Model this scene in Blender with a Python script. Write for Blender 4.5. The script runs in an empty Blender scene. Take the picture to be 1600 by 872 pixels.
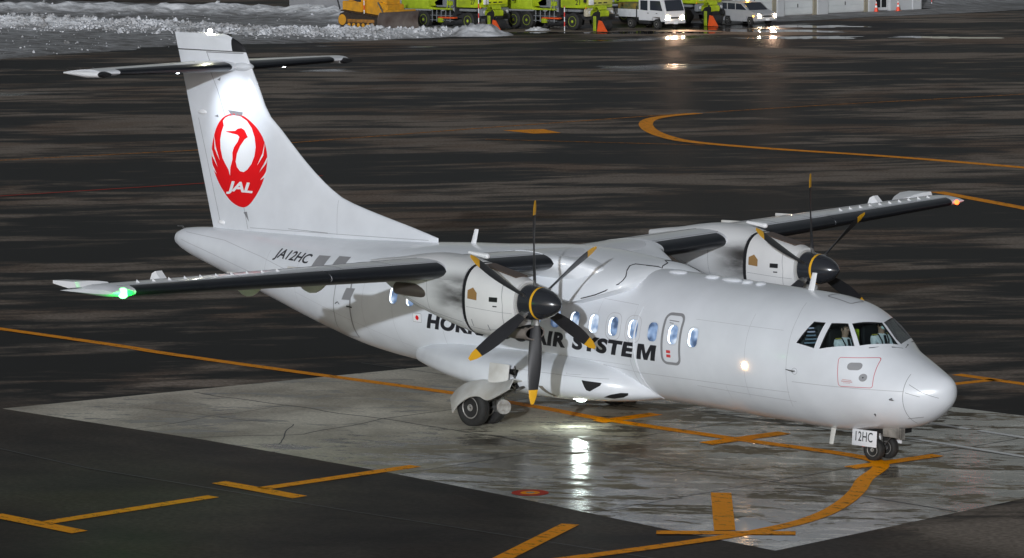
import bpy, bmesh, math, random
import numpy as np
from mathutils import Vector, Matrix, noise as mnoise
random.seed(7); rng = np.random.default_rng(7)
R = math.radians; PI = math.pi
sc = bpy.context.scene
COL = sc.collection

# ------------------------------------------------------------------ camera
cam_d = bpy.data.cameras.new('camera'); cam = bpy.data.objects.new('camera', cam_d); COL.objects.link(cam)
cr = Vector((0.70147949, 0.71265047, -0.00747237)); cu = Vector((-0.07362498, 0.08289157, 0.99383517)); cf = Vector((-0.7088765, 0.69660484, -0.11061561))
cam.matrix_world = Matrix(((cr.x, cu.x, -cf.x, 45.3921), (cr.y, cu.y, -cf.y, -56.1394), (cr.z, cu.z, -cf.z, 11.6292), (0, 0, 0, 1)))
cam_d.sensor_width = 36; cam_d.lens = 6058.4 / 1600 * 36; cam_d.clip_start = 1; cam_d.clip_end = 4000
sc.camera = cam
# ------------------------------------------------------------------ sky, floodlight, exposure
SUN_E, SKY_S = 1.75, 0.058
w = bpy.data.worlds.new('World'); sc.world = w; w.use_nodes = True
nt = w.node_tree; bg = nt.nodes['Background']
sky = nt.nodes.new('ShaderNodeTexSky'); sky.sky_type = 'NISHITA'; sky.sun_disc = False; sky.ozone_density = .7; sky.dust_density = 1.6
Ldir = Vector((-2.9, 4.0, -1.0)).normalized()          # the way the floodlight travels
sky.sun_elevation = R(9); sky.sun_rotation = math.atan2(-Ldir.x, -Ldir.y)
hs = nt.nodes.new('ShaderNodeHueSaturation'); hs.inputs['Saturation'].default_value = .30
nt.links.new(sky.outputs[0], hs.inputs['Color']); nt.links.new(hs.outputs[0], bg.inputs[0]); bg.inputs[1].default_value = SKY_S
sd = bpy.data.lights.new('floodlight', 'SUN'); sd.energy = SUN_E; sd.angle = R(0.6); sd.color = (.84, .91, 1.0)
sun = bpy.data.objects.new('floodlight', sd); COL.objects.link(sun)
sun.rotation_euler = Ldir.to_track_quat('-Z', 'Y').to_euler(); sun.location = (40, -50, 30)
sc.view_settings.view_transform = 'Standard'; sc.view_settings.look = 'None'
sc.view_settings.exposure = 0.22; sc.view_settings.gamma = 1.0
sc.cycles.use_denoising = True
sc.cycles.max_bounces = 6; sc.cycles.glossy_bounces = 4; sc.cycles.sample_clamp_indirect = 6

# ------------------------------------------------------------------ materials
MATS = {}
def nodes(m): return m.node_tree.nodes, m.node_tree.links
def mat(name, col, rough=.5, metal=0., bump=0., bscale=20., var=0., vscale=3., coat=0., spec=.5, dirt=None):
    if name in MATS: return MATS[name]
    m = bpy.data.materials.new(name); m.use_nodes = True; N, L = nodes(m); b = N['Principled BSDF']
    b.inputs['Base Color'].default_value = (*col, 1); b.inputs['Roughness'].default_value = rough
    b.inputs['Metallic'].default_value = metal; b.inputs['Coat Weight'].default_value = coat; b.inputs['Coat Roughness'].default_value = .08
    b.inputs['Specular IOR Level'].default_value = spec
    tc = N.new('ShaderNodeTexCoord')
    if var or dirt:
        n = N.new('ShaderNodeTexNoise'); n.inputs['Scale'].default_value = vscale; n.inputs['Detail'].default_value = 6
        L.new(tc.outputs['Object'], n.inputs['Vector'])
        r = N.new('ShaderNodeValToRGB'); r.color_ramp.elements[0].position = .3; r.color_ramp.elements[1].position = .7
        c2 = dirt or tuple(x * (1 - var) for x in col)
        r.color_ramp.elements[0].color = (*c2, 1); r.color_ramp.elements[1].color = (*col, 1)
        L.new(n.outputs['Fac'], r.inputs[0]); L.new(r.outputs[0], b.inputs['Base Color'])
    if bump:
        n2 = N.new('ShaderNodeTexNoise'); n2.inputs['Scale'].default_value = bscale; n2.inputs['Detail'].default_value = 4
        L.new(tc.outputs['Object'], n2.inputs['Vector'])
        bp = N.new('ShaderNodeBump'); bp.inputs['Strength'].default_value = bump; bp.inputs['Distance'].default_value = .02
        L.new(n2.outputs['Fac'], bp.inputs['Height']); L.new(bp.outputs[0], b.inputs['Normal'])
    MATS[name] = m; return m
def emit(name, col, s, base=None):
    if name in MATS: return MATS[name]
    m = bpy.data.materials.new(name); m.use_nodes = True; N, L = nodes(m); b = N['Principled BSDF']
    b.inputs['Base Color'].default_value = (*(base or col), 1)
    b.inputs['Emission Color'].default_value = (*col, 1); b.inputs['Emission Strength'].default_value = s
    MATS[name] = m; return m
WHITE = mat('aircraft_white_paint', (.77, .79, .825), .27, bump=.02, bscale=2.2, var=.11, vscale=1.3, coat=.3)
DIRTY = mat('weathered_white_paint', (.70, .69, .66), .42, bump=.05, bscale=6, dirt=(.50, .47, .42), vscale=2.5)
COWL = mat('cowling_white_paint', (.74, .73, .72), .38, bump=.02, bscale=5, var=.12, vscale=1.4)
def soot_mat():
    m = bpy.data.materials.new('sooted_paint'); m.use_nodes = True; N, L = nodes(m); b = N['Principled BSDF']; tc = N.new('ShaderNodeTexCoord'); sx = N.new('ShaderNodeSeparateXYZ'); L.new(tc.outputs['Object'], sx.inputs[0])
    def mr(sock, a, b_, c, d):
        r = N.new('ShaderNodeMapRange'); r.interpolation_type = 'SMOOTHSTEP'
        for i, k in enumerate((a, b_, c, d)): r.inputs[i + 1].default_value = k
        L.new(sock, r.inputs[0]); return r.outputs[0]
    def mm(a, b_, op='MULTIPLY'):
        n = N.new('ShaderNodeMath'); n.operation = op; L.new(a, n.inputs[0]); L.new(b_, n.inputs[1]); return n.outputs[0]
    nz = N.new('ShaderNodeTexNoise'); nz.inputs['Scale'].default_value = 2.2; nz.inputs['Detail'].default_value = 7; mp = N.new('ShaderNodeMapping'); mp.inputs['Scale'].default_value = (.5, 1, 1.6); L.new(tc.outputs['Object'], mp.inputs[0]); L.new(mp.outputs[0], nz.inputs['Vector'])
    f = mm(mm(mr(sx.outputs[0], -9.6, -8.5, 0, 1), mm(mr(sx.outputs[2], 2.45, 2.95, 0, 1), mr(sx.outputs[2], 3.55, 3.2, 0, 1))), mr(nz.outputs['Fac'], .30, .62, .25, 1))
    mx = N.new('ShaderNodeMix'); mx.data_type = 'RGBA'; L.new(f, mx.inputs[0]); mx.inputs[6].default_value = (.66, .66, .66, 1); mx.inputs[7].default_value = (.045, .042, .04, 1); L.new(mx.outputs[2], b.inputs['Base Color']); b.inputs['Roughness'].default_value = .45
    return m
SOOT = soot_mat()
BOOT = mat('deice_rubber', (.012, .014, .018), .33, bump=.06, bscale=40, var=.3, vscale=9)
BLACK = mat('matt_black', (.015, .015, .017), .45, var=.3)
DARK = mat('dark_void', (.006, .006, .006), .8)
SEAM = mat('panel_gap_grey', (.22, .22, .23), .6)
BLKLET = mat('black_lettering', (.02, .02, .025), .4)
GREYMK = mat('grey_marking', (.27, .27, .28), .5, var=.1)
REDMK = mat('red_marking', (.62, .05, .05), .5)
RED = mat('red_emblem_paint', (.78, .008, .012), .35, var=.04)
LOGOW = mat('white_emblem_paint', (.82, .82, .83), .35)
TYRE = mat('tyre_rubber', (.022, .021, .020), .75, bump=.2, bscale=60, var=.3, vscale=20)
RIM = mat('wheel_rim_grey', (.42, .41, .39), .45, .2, dirt=(.20, .18, .16), vscale=12)
STEEL = mat('gear_steel', (.38, .38, .38), .35, .7, dirt=(.10, .09, .08), vscale=14)
YTIP = mat('yellow_blade_tip', (.80, .42, .02), .4)
BLADE = mat('propeller_black', (.03, .03, .033), .4, var=.2)
SPIN = mat('spinner_black', (.025, .027, .032), .22, coat=.4)
LAMPW = emit('lamp_warm_white', (1, .78, .5), 60)

# ------------------------------------------------------------------ mesh helpers
def tag(o, label=None, cat=None, group=None, kind=None):
    for k, v in (('label', label), ('category', cat), ('group', group), ('kind', kind)):
        if v: o[k] = v
    return o
def link(o, parent=None):
    COL.objects.link(o)
    if parent: o.parent = parent
    return o
def empty(name, label, cat, loc=(0, 0, 0), rz=0., group=None):
    o = bpy.data.objects.new(name, None); link(o); o.location = loc; o.rotation_euler = (0, 0, rz)
    o.empty_display_size = .3; return tag(o, label, cat, group)
def smooth(me, ang=35):
    bm = bmesh.new(); bm.from_mesh(me)
    for f in bm.faces: f.smooth = True
    c = R(ang)
    for e in bm.edges:
        if len(e.link_faces) == 2 and e.calc_face_angle(0) > c: e.smooth = False
    bm.to_mesh(me); bm.free()
def obj(name, bm, m, parent=None, ang=35, sm=True, normals=True, **kw):
    if normals: bmesh.ops.recalc_face_normals(bm, faces=bm.faces)
    me = bpy.data.meshes.new(name); bm.to_mesh(me); bm.free()
    for x in (m if isinstance(m, (list, tuple)) else [m]): me.materials.append(x)
    if sm: smooth(me, ang)
    o = bpy.data.objects.new(name, me); link(o, parent); tag(o, **kw); return o
def vf(bm, V, F, mi=0):
    vs = [bm.verts.new(v) for v in V]; out = []
    for f in F:
        try:
            g = bm.faces.new([vs[i] for i in f]); g.material_index = mi; out.append(g)
        except ValueError: pass
    return vs, out
def box(bm, c, s, mi=0, rot=None, bev=0.):
    x, y, z = (k / 2 for k in s); V = [Vector((a * x, b * y, d * z)) for a in (-1, 1) for b in (-1, 1) for d in (-1, 1)]
    if rot is not None: V = [rot @ v for v in V]
    V = [v + Vector(c) for v in V]
    vs, fs = vf(bm, V, [(0, 1, 3, 2), (4, 6, 7, 5), (0, 4, 5, 1), (2, 3, 7, 6), (0, 2, 6, 4), (1, 5, 7, 3)], mi)
    if bev:
        es = list({e for f in fs for e in f.edges})
        r = bmesh.ops.bevel(bm, geom=es, offset=bev, segments=2, affect='EDGES', profile=.5)
        for f in r['faces']: f.material_index = mi
    return bm
def bx(c, s, rot=None, bev=0.):
    bm = bmesh.new(); box(bm, c, s, 0, rot, bev); return bm
def loft(bm, rings, caps=True, mi=0, close=True):
    n = len(rings[0]); V = [v for r in rings for v in r]; F = []
    for i in range(len(rings) - 1):
        for j in range(n if close else n - 1):
            a = i * n + j; b = i * n + (j + 1) % n; F.append((a, b, b + n, a + n))
    if caps and close: F.append(tuple(range(n))); F.append(tuple(range((len(rings) - 1) * n, len(rings) * n)))
    return vf(bm, V, F, mi)
def basis(d):
    d = Vector(d).normalized(); a = Vector((0, 0, 1)) if abs(d.z) < .9 else Vector((1, 0, 0))
    u = d.cross(a).normalized(); return u, d.cross(u).normalized()
def tube(bm, pts, r, n=10, mi=0, caps=True):
    pts = [Vector(p) for p in pts]; rr = r if isinstance(r, (list, tuple)) else [r] * len(pts); rings = []
    for i, p in enumerate(pts):
        d = (pts[min(i + 1, len(pts) - 1)] - pts[max(i - 1, 0)]); u, v = basis(d)
        rings.append([p + u * math.cos(2 * PI * k / n) * rr[i] + v * math.sin(2 * PI * k / n) * rr[i] for k in range(n)])
    loft(bm, rings, caps, mi); return bm
def lathe(bm, prof, axis, c, n=32, mi=None):
    """prof: (t along axis, radius[, material])"""
    u, v = basis(axis); a = Vector(axis).normalized(); c = Vector(c); rings = []
    for p in prof: rings.append([c + a * p[0] + (u * math.cos(2 * PI * k / n) + v * math.sin(2 * PI * k / n)) * max(p[1], 1e-4) for k in range(n)])
    vs, fs = loft(bm, rings, True)
    if mi:
        for i in range(len(prof) - 1):
            for k in range(n):
                fs[i * n + k].material_index = mi[i]
    return bm
def ball(bm, c, r, s=(1, 1, 1), seg=16, mi=0):
    g = bmesh.ops.create_uvsphere(bm, u_segments=seg, v_segments=max(6, seg // 2), radius=r)
    for v in g['verts']: v.co = Vector((v.co.x * s[0], v.co.y * s[1], v.co.z * s[2])) + Vector(c)
    for v in g['verts']:
        for f in v.link_faces: f.material_index = mi
    return bm
def text_bm(body, bold=0., shear=0., track=1.):
    cu_ = bpy.data.curves.new('t', 'FONT'); cu_.body = body; cu_.size = 1; cu_.offset = bold; cu_.shear = shear; cu_.space_character = track
    cu_.resolution_u = 5; cu_.fill_mode = 'FRONT'
    o = bpy.data.objects.new('t', cu_); COL.objects.link(o); dg = bpy.context.evaluated_depsgraph_get()
    me = bpy.data.meshes.new_from_object(o.evaluated_get(dg)); bpy.data.objects.remove(o); bpy.data.curves.remove(cu_)
    bm = bmesh.new(); bm.from_mesh(me); bpy.data.meshes.remove(me)
    bmesh.ops.remove_doubles(bm, verts=bm.verts, dist=1e-5); return bm
def fit2d(bm, x0, x1, y0, y1):
    xs = [v.co.x for v in bm.verts]; ys = [v.co.y for v in bm.verts]; a, b, c, d = min(xs), max(xs), min(ys), max(ys)
    bm.normal_update(); bmesh.ops.triangulate(bm, faces=bm.faces)
    for v in bm.verts: v.co = Vector((x0 + (v.co.x - a) / (b - a) * (x1 - x0), y0 + (v.co.y - c) / (d - c) * (y1 - y0), 0))
    return bm
def poly2d(polys):
    bm = bmesh.new()
    for p in polys:
        vs = [bm.verts.new((q[0], q[1], 0)) for q in p]
        f = bm.faces.new(vs); f.normal_update()
    bmesh.ops.triangulate(bm, faces=bm.faces, ngon_method='EAR_CLIP'); return bm
def stroke(pts, wd, closed=False):
    P = [Vector((p[0], p[1])) for p in pts]; n = len(P); L_, R_ = [], []
    for i in range(n):
        a = P[(i - 1) % n] if (closed or i) else P[0]; b = P[(i + 1) % n] if (closed or i < n - 1) else P[-1]
        d = (b - a).normalized(); nn = Vector((-d.y, d.x)) * wd / 2; L_.append(P[i] + nn); R_.append(P[i] - nn)
    return [[L_[i], L_[(i + 1) % n], R_[(i + 1) % n], R_[i]] for i in range(n if closed else n - 1)]
def strokes(items):
    bm = bmesh.new()
    for pts, wd, cl in items:
        for q in stroke(pts, wd, cl):
            bm.faces.new([bm.verts.new((k[0], k[1], 0)) for k in q])
    return bm
def rrect(cx, cy, a, b, r, n=5, sk=0.):
    o = []
    for sx, sy, t0 in ((1, 1, 0), (-1, 1, 90), (-1, -1, 180), (1, -1, 270)):
        for k in range(n + 1):
            t = R(t0 + 90 * k / n); y = sy * (b - r) + r * math.sin(t)
            o.append((cx + sx * (a - r) + r * math.cos(t) + sk * y, cy + y))
    return o
def wrap(bm, fn, step=.06):
    """cut a flat bmesh (x,y) into small cells and carry it onto a surface fn(x,y)->point"""
    for ax in (0, 1):
        vals = [v.co[ax] for v in bm.verts]; lo, hi = min(vals), max(vals); k = math.ceil(lo / step) * step
        while k < hi:
            no = Vector((1, 0, 0)) if ax == 0 else Vector((0, 1, 0)); co = no * k
            bmesh.ops.bisect_plane(bm, geom=bm.verts[:] + bm.edges[:] + bm.faces[:], plane_co=co, plane_no=no, dist=1e-6); k += step
    bmesh.ops.triangulate(bm, faces=bm.faces)
    for v in bm.verts: v.co = fn(v.co.x, v.co.y)
    return bm
def decal(name, bm, fn, m, parent, step=.06, **kw):
    wrap(bm, fn, step); return obj(name, bm, m, parent, normals=False, **kw)

def pchip(xs, ys, x):
    xs = np.asarray(xs, float); ys = np.asarray(ys, float); h = np.diff(xs); d = np.diff(ys) / h; m = np.zeros_like(ys)
    for i in range(1, len(xs) - 1):
        if d[i - 1] * d[i] > 0:
            w1 = 2 * h[i] + h[i - 1]; w2 = h[i] + 2 * h[i - 1]; m[i] = (w1 + w2) / (w1 / d[i - 1] + w2 / d[i])
    m[0] = d[0]; m[-1] = d[-1]
    x = min(max(x, xs[0]), xs[-1]); i = int(min(max(np.searchsorted(xs, x, side='right') - 1, 0), len(xs) - 2)); t = (x - xs[i]) / h[i]
    return float(ys[i] * (2 * t**3 - 3 * t**2 + 1) + ys[i + 1] * (-2 * t**3 + 3 * t**2) + h[i] * (m[i] * (t**3 - 2 * t**2 + t) + m[i + 1] * (t**3 - t**2)))
# ================================================================== GROUND
def ground_mat():
    m = bpy.data.materials.new('wet_asphalt'); m.use_nodes = True; N, L = nodes(m); b = N['Principled BSDF']
    tc = N.new('ShaderNodeTexCoord')
    def noise(sc_, sx, sy, ang, det=6, dist=0., rough=.55):
        m0 = N.new('ShaderNodeMapping'); m0.inputs['Rotation'].default_value = (0, 0, ang); L.new(tc.outputs['Object'], m0.inputs['Vector'])
        mp = N.new('ShaderNodeMapping'); mp.inputs['Scale'].default_value = (sx, sy, 1)
        L.new(m0.outputs[0], mp.inputs['Vector']); n = N.new('ShaderNodeTexNoise')
        n.inputs['Scale'].default_value = sc_; n.inputs['Detail'].default_value = det; n.inputs['Distortion'].default_value = dist; n.inputs['Roughness'].default_value = rough
        L.new(mp.outputs[0], n.inputs['Vector']); return n.outputs['Fac']
    def ramp(f, p0, p1, c0=0., c1=1.):
        r = N.new('ShaderNodeMapRange'); r.inputs[1].default_value = p0; r.inputs[2].default_value = p1; r.inputs[3].default_value = c0; r.inputs[4].default_value = c1
        r.interpolation_type = 'SMOOTHSTEP'; L.new(f, r.inputs[0]); return r.outputs[0]
    def math_(op, a, c):
        n = N.new('ShaderNodeMath'); n.operation = op
        for i, k in enumerate((a, c)):
            if isinstance(k, (int, float)): n.inputs[i].default_value = k
            else: L.new(k, n.inputs[i])
        return n.outputs[0]
    def mix(f, a, c):
        n = N.new('ShaderNodeMix'); n.data_type = 'RGBA'
        if isinstance(f, float): n.inputs[0].default_value = f
        else: L.new(f, n.inputs[0])
        for i, k in ((6, a), (7, c)):
            if isinstance(k, tuple): n.inputs[i].default_value = (*k, 1)
            else: L.new(k, n.inputs[i])
        return n.outputs[2]
    big = noise(.08, .55, 1.35, R(-38), 10, .55, .68)
    mid = noise(.32, .42, 1.7, R(-56), 8, .5, .66)
    zone = noise(.012, 1., 1.6, R(-50), 3, 0, .5)
    fine = noise(9., 1, 1, 0, 5)
    dry = ramp(math_('ADD', math_('ADD', math_('MULTIPLY', big, .55), math_('MULTIPLY', mid, .35)), math_('MULTIPLY', zone, .12)), .492, .56)
    sy_ = N.new('ShaderNodeSeparateXYZ'); L.new(tc.outputs['Object'], sy_.inputs[0])
    near = ramp(math_('ADD', sy_.outputs[1], math_('MULTIPLY', noise(.25, 1, 1, 0, 3), 3.)), -3.5, -6.5)      # the worn lane by the parking bays is evenly damp
    even = ramp(noise(.28, .8, 1.3, R(-30), 6, .5, .6), .30, .75, .05, .34)
    dn = N.new('ShaderNodeMix'); dn.data_type = 'FLOAT'; L.new(near, dn.inputs[0]); L.new(dry, dn.inputs[2]); L.new(even, dn.inputs[3]); dry = dn.outputs[0]
    pud = ramp(noise(.05, 1.6, 1.0, R(30), 6, 0, .6), .60, .66)
    far_ = ramp(sy_.outputs[0], -88, -100); pm = N.new('ShaderNodeMath'); pm.operation = 'MULTIPLY'; L.new(pud, pm.inputs[0]); L.new(far_, pm.inputs[1]); pud = pm.outputs[0]
    col = mix(dry, (.006, .005, .005), (.25, .21, .175))
    brown = mix(ramp(noise(.11, 1, 1.5, 1., 3), .45, .65), (1, 1, 1), (.78, .70, .66))
    mu = N.new('ShaderNodeMix'); mu.data_type = 'RGBA'; mu.blend_type = 'MULTIPLY'; mu.inputs[0].default_value = 1
    L.new(col, mu.inputs[6]); L.new(brown, mu.inputs[7])
    spk = mix(ramp(fine, .3, .7), (.75, .75, .75), (1.2, 1.2, 1.2))
    mu2 = N.new('ShaderNodeMix'); mu2.data_type = 'RGBA'; mu2.blend_type = 'MULTIPLY'; mu2.inputs[0].default_value = 1
    L.new(mu.outputs[2], mu2.inputs[6]); L.new(spk, mu2.inputs[7]); L.new(mu2.outputs[2], b.inputs['Base Color'])
    ro = math_('ADD', ramp(dry, 0, 1, .5, .9), math_('MULTIPLY', pud, -.36))
    ro2 = N.new('ShaderNodeClamp'); ro2.inputs[1].default_value = .05; L.new(ro, ro2.inputs[0]); L.new(ro2.outputs[0], b.inputs['Roughness'])
    b.inputs['Specular IOR Level'].default_value = .03
    bp = N.new('ShaderNodeBump'); bp.inputs['Strength'].default_value = .25; bp.inputs['Distance'].default_value = .01
    L.new(noise(26., 1, 1, 0, 3), bp.inputs['Height']); L.new(bp.outputs[0], b.inputs['Normal'])
    return m
def slab_mat():
    m = bpy.data.materials.new('wet_concrete'); m.use_nodes = True; N, L = nodes(m); b = N['Principled BSDF']
    tc = N.new('ShaderNodeTexCoord')
    def noise(sc_, sx, sy, ang, det=6, rough=.55):
        m0 = N.new('ShaderNodeMapping'); m0.inputs['Rotation'].default_value = (0, 0, ang); L.new(tc.outputs['Object'], m0.inputs['Vector'])
        mp = N.new('ShaderNodeMapping'); mp.inputs['Scale'].default_value = (sx, sy, 1)
        L.new(m0.outputs[0], mp.inputs['Vector']); n = N.new('ShaderNodeTexNoise')
        n.inputs['Scale'].default_value = sc_; n.inputs['Detail'].default_value = det; n.inputs['Roughness'].default_value = rough
        L.new(mp.outputs[0], n.inputs['Vector']); return n.outputs['Fac']
    def ramp(f, p0, p1, c0=0., c1=1.):
        r = N.new('ShaderNodeMapRange'); r.inputs[1].default_value = p0; r.inputs[2].default_value = p1; r.inputs[3].default_value = c0; r.inputs[4].default_value = c1
        r.interpolation_type = 'SMOOTHSTEP'; L.new(f, r.inputs[0]); return r.outputs[0]
    def M_(op, a, c):
        n = N.new('ShaderNodeMath'); n.operation = op
        for i, k in enumerate((a, c)):
            if isinstance(k, (int, float)): n.inputs[i].default_value = k
            else: L.new(k, n.inputs[i])
        return n.outputs[0]
    def mix(f, a, c):
        n = N.new('ShaderNodeMix'); n.data_type = 'RGBA'; L.new(f, n.inputs[0])
        for i, k in ((6, a), (7, c)):
            if isinstance(k, tuple): n.inputs[i].default_value = (*k, 1)
            else: L.new(k, n.inputs[i])
        return n.outputs[2]
    sx = N.new('ShaderNodeSeparateXYZ'); L.new(tc.outputs['Object'], sx.inputs[0])
    damp = ramp(sx.outputs[0], -13., -5.)                 # the front half of the pad is wet
    n1 = noise(.45, .6, 1.8, R(-35), 10, .70); n2 = noise(1.9, .7, 1.6, R(-30), 10, .76); fine = noise(14, 1, 1, 0, 4)
    wetv = M_('ADD', M_('ADD', M_('MULTIPLY', n1, .6), M_('MULTIPLY', n2, .4)), M_('MULTIPLY', damp, .06))
    wet = ramp(wetv, .525, .550)
    dust = ramp(noise(1.1, .7, 2.2, R(-32), 10, .76), .53, .57)
    c_dry = mix(ramp(noise(.35, 1, 1, 0, 5), .35, .65), (.36, .325, .265), (.66, .61, .51))
    c_wet = mix(ramp(noise(.9, .7, 1.4, R(-30), 8, .7), .42, .58), (.075, .066, .052), (.17, .15, .115))
    dk = N.new('ShaderNodeMix'); dk.data_type = 'RGBA'; dk.blend_type = 'MULTIPLY'; L.new(damp, dk.inputs[0]); L.new(c_dry, dk.inputs[6]); dk.inputs[7].default_value = (.40, .365, .30, 1)
    c = mix(wet, dk.outputs[2], c_wet)
    c = mix(M_('MULTIPLY', dust, M_('MULTIPLY', damp, .9)), c, (.50, .47, .42))
    spk = mix(ramp(fine, .3, .7), (.85, .85, .85), (1.12, 1.12, 1.12))
    mu = N.new('ShaderNodeMix'); mu.data_type = 'RGBA'; mu.blend_type = 'MULTIPLY'; mu.inputs[0].default_value = 1
    L.new(c, mu.inputs[6]); L.new(spk, mu.inputs[7]); L.new(mu.outputs[2], b.inputs['Base Color'])
    b.inputs['Specular IOR Level'].default_value = .27
    L.new(M_('SUBTRACT', ramp(wet, 0, 1, .85, .28), M_('MULTIPLY', M_('MULTIPLY', wet, damp), .12)), b.inputs['Roughness'])
    bp = N.new('ShaderNodeBump'); bp.inputs['Strength'].default_value = .35; bp.inputs['Distance'].default_value = .012
    L.new(M_('ADD', noise(5., 1, 1, 0, 6), M_('MULTIPLY', noise(40., 1, 1, 0, 2), .3)), bp.inputs['Height']); L.new(bp.outputs[0], b.inputs['Normal'])
    return m
bm = bmesh.new(); vf(bm, [(-900, -400, 0), (300, -400, 0), (300, 900, 0), (-900, 900, 0)], [(0, 1, 2, 3)])
obj('apron', bm, ground_mat(), sm=False, kind='structure', label='dark wet asphalt apron with dry brown streaks')
SLABM = slab_mat()
bm = bmesh.new()
ed = [(-19.6, -7.3), (-13.1, -7.2), (-7.7, -7.45), (-3.9, -7.8), (0.5, -8.35), (3.2, -8.6), (3.05, -3.6), (2.95, 1.0), (2.8, 6.3), (-5.0, 6.3), (-10, 6.6), (-17.2, 6.9)]
vf(bm, [(x, y, .004) for x, y in ed], [tuple(range(len(ed)))])
obj('concrete_stand', bm, SLABM, sm=False, kind='structure', label='pale concrete stand surface, wet and stained')
# puddle at the corner of the stand
PUD = mat('standing_water', (.02, .02, .022), .07, spec=.25, bump=.05, bscale=3)
def blob(cx, cy, a, b, ang, z, seed, amp=.35, n=60):
    o = []
    for k in range(n):
        t = 2 * PI * k / n; r = 1 + amp * mnoise.fractal(Vector((math.cos(t) * 1.6 + seed, math.sin(t) * 1.6, seed * .7)), 1., 2., 4)
        x, y = a * r * math.cos(t), b * r * math.sin(t); o.append((cx + x * math.cos(ang) - y * math.sin(ang), cy + x * math.sin(ang) + y * math.cos(ang), z))
    return o
for i, (cx, cy, a, b_, an, sd_) in enumerate([(1.7, -7.3, 1.1, .5, -.5, 3.), 
]):
    bm = bmesh.new(); P_ = blob(cx, cy, a, b_, an, .006, sd_); vf(bm, P_, [tuple(range(len(P_)))])
    obj('puddle', bm, PUD, sm=False, kind='structure')
# far puddles that mirror the parked vehicles
for i, (x, y, a, b_, an, sd_) in enumerate([(-122.5, 121.5, 3.2, 1.6, .4, 31.), (-117.5, 127.5, 3.6, 1.5, .3, 33.), (-110, 122, 3.0, 1.5, .75, 35.),
        (-127.2, 117.5, 3.6, 1.1, .6, 39.), (-119.5, 133.2, 3.0, 1.6, .8, 41.), (-104, 127, 3, 1.2, .5, 43.)]):
    bm = bmesh.new(); P_ = blob(x, y, a, b_, an, .006, sd_, .9, 140); vf(bm, P_, [tuple(range(len(P_)))])
    obj('puddle', bm, PUD, sm=False, kind='structure')
# painted markings
def paint_mat(name, c, worn=.5):
    m = mat(name, c, .6, spec=.06); N, L = nodes(m); b = N['Principled BSDF']; tc = N.new('ShaderNodeTexCoord')
    n = N.new('ShaderNodeTexNoise'); n.inputs['Scale'].default_value = 2.6; n.inputs['Detail'].default_value = 12; n.inputs['Roughness'].default_value = .82
    mp = N.new('ShaderNodeMapping'); mp.inputs['Scale'].default_value = (1, 2.2, 1); mp.inputs['Rotation'].default_value = (0, 0, -.5)
    L.new(tc.outputs['Object'], mp.inputs[0]); L.new(mp.outputs[0], n.inputs['Vector'])
    r = N.new('ShaderNodeValToRGB'); r.color_ramp.elements[0].position = worn - .035; r.color_ramp.elements[1].position = worn + .01
    r.color_ramp.elements[0].color = (c[0] * .25, c[1] * .3, c[2] * .6 + .01, 1); r.color_ramp.elements[1].color = (*c, 1)
    L.new(n.outputs['Fac'], r.inputs[0]); L.new(r.outputs[0], b.inputs['Base Color']); return m
YEL = paint_mat('orange_line_paint', (1.0, .35, .0), .45); YELF = paint_mat('faded_line_paint', (.62, .22, .01), .52)
WHT = paint_mat('white_line_paint', (.80, .80, .78), .38); REDP = paint_mat('red_line_paint', (.5, .04, .02), .4)
def marking(name, items, m, z=.009, polys=None, label=None):
    bm = strokes(items)
    for p in polys or []: bm.faces.new([bm.verts.new((q[0], q[1], 0)) for q in p])
    for v in bm.verts: v.co.z = z
    bmesh.ops.recalc_face_normals(bm, faces=bm.faces)
    for f in bm.faces:
        if f.normal.z < 0: f.normal_flip()
    return obj(name, bm, m, sm=False, normals=False, kind='structure', label=label)
def curve(pts, n=8):
    o = []
    for i in range(len(pts) - 1):
        p0 = pts[max(i - 1, 0)]; p1 = pts[i]; p2 = pts[i + 1]; p3 = pts[min(i + 2, len(pts) - 1)]
        for k in range(n):
            t = k / n; o.append(tuple(.5 * (2 * p1[j] + (p2[j] - p0[j]) * t + (2 * p0[j] - 5 * p1[j] + 4 * p2[j] - p3[j]) * t * t + (3 * p1[j] - p0[j] - 3 * p2[j] + p3[j]) * t**3) for j in (0, 1)))
    return o + [pts[-1]]
marking('parking_bay_line', [], YEL, polys=[[(-9.15, -15.2), (-6.67, -15.25), (-6.67, -15.6), (-9.15, -15.55)], [(-8.0, -15.25), (-7.68, -15.25), (-7.66, -11.46), (-7.98, -11.46)]], label='orange T shaped line nearest the left edge')
marking('parking_bay_line', [], YEL, z=.0095, polys=[[(-8.95, -10.2), (-6.6, -10.28), (-6.6, -10.63), (-8.95, -10.55)], [(-7.98, -10.3), (-7.66, -10.3), (-7.5, -6.6), (-7.82, -6.6)]], label='orange T shaped line crossing onto the concrete')
marking('taxi_line', [(curve([(-70, 1.2), (-31, .98), (-24, .74), (-19.8, .68), (-14.6, .70), (-11.5, .45), (-9.1, .12), (-5.4, 0), (-3.0, 0), (-1.9, -.15), (-1.2, -.65), (-.45, -2.0), (.3, -3.1), (1.0, -4.33), (1.5, -5.5), (1.75, -6.7), (1.7, -8.4), (1.25, -11.2), (.6, -14)]), .31, False)], YEL, z=.0105, label='orange taxi guide line running under the aircraft and curving away')
marking('cross_line', [([(-1.5, -1.2), (-1.25, 1.1)], .34, False)], YEL, z=.0125)
marking('cross_line', [([(-5.5, -.85), (-5.3, 1.25)], .4, False)], YEL, z=.0125)
marking('cross_line', [([(-9.05, -.2), (-8.95, 1.4)], .4, False)], YEL, z=.0125)
marking('stop_bar', [], YEL, z=.0125, polys=[[(-1.5, -5.06), (-1.2, -4.84), (1.42, -7.62), (1.18, -7.9)]])
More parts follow.
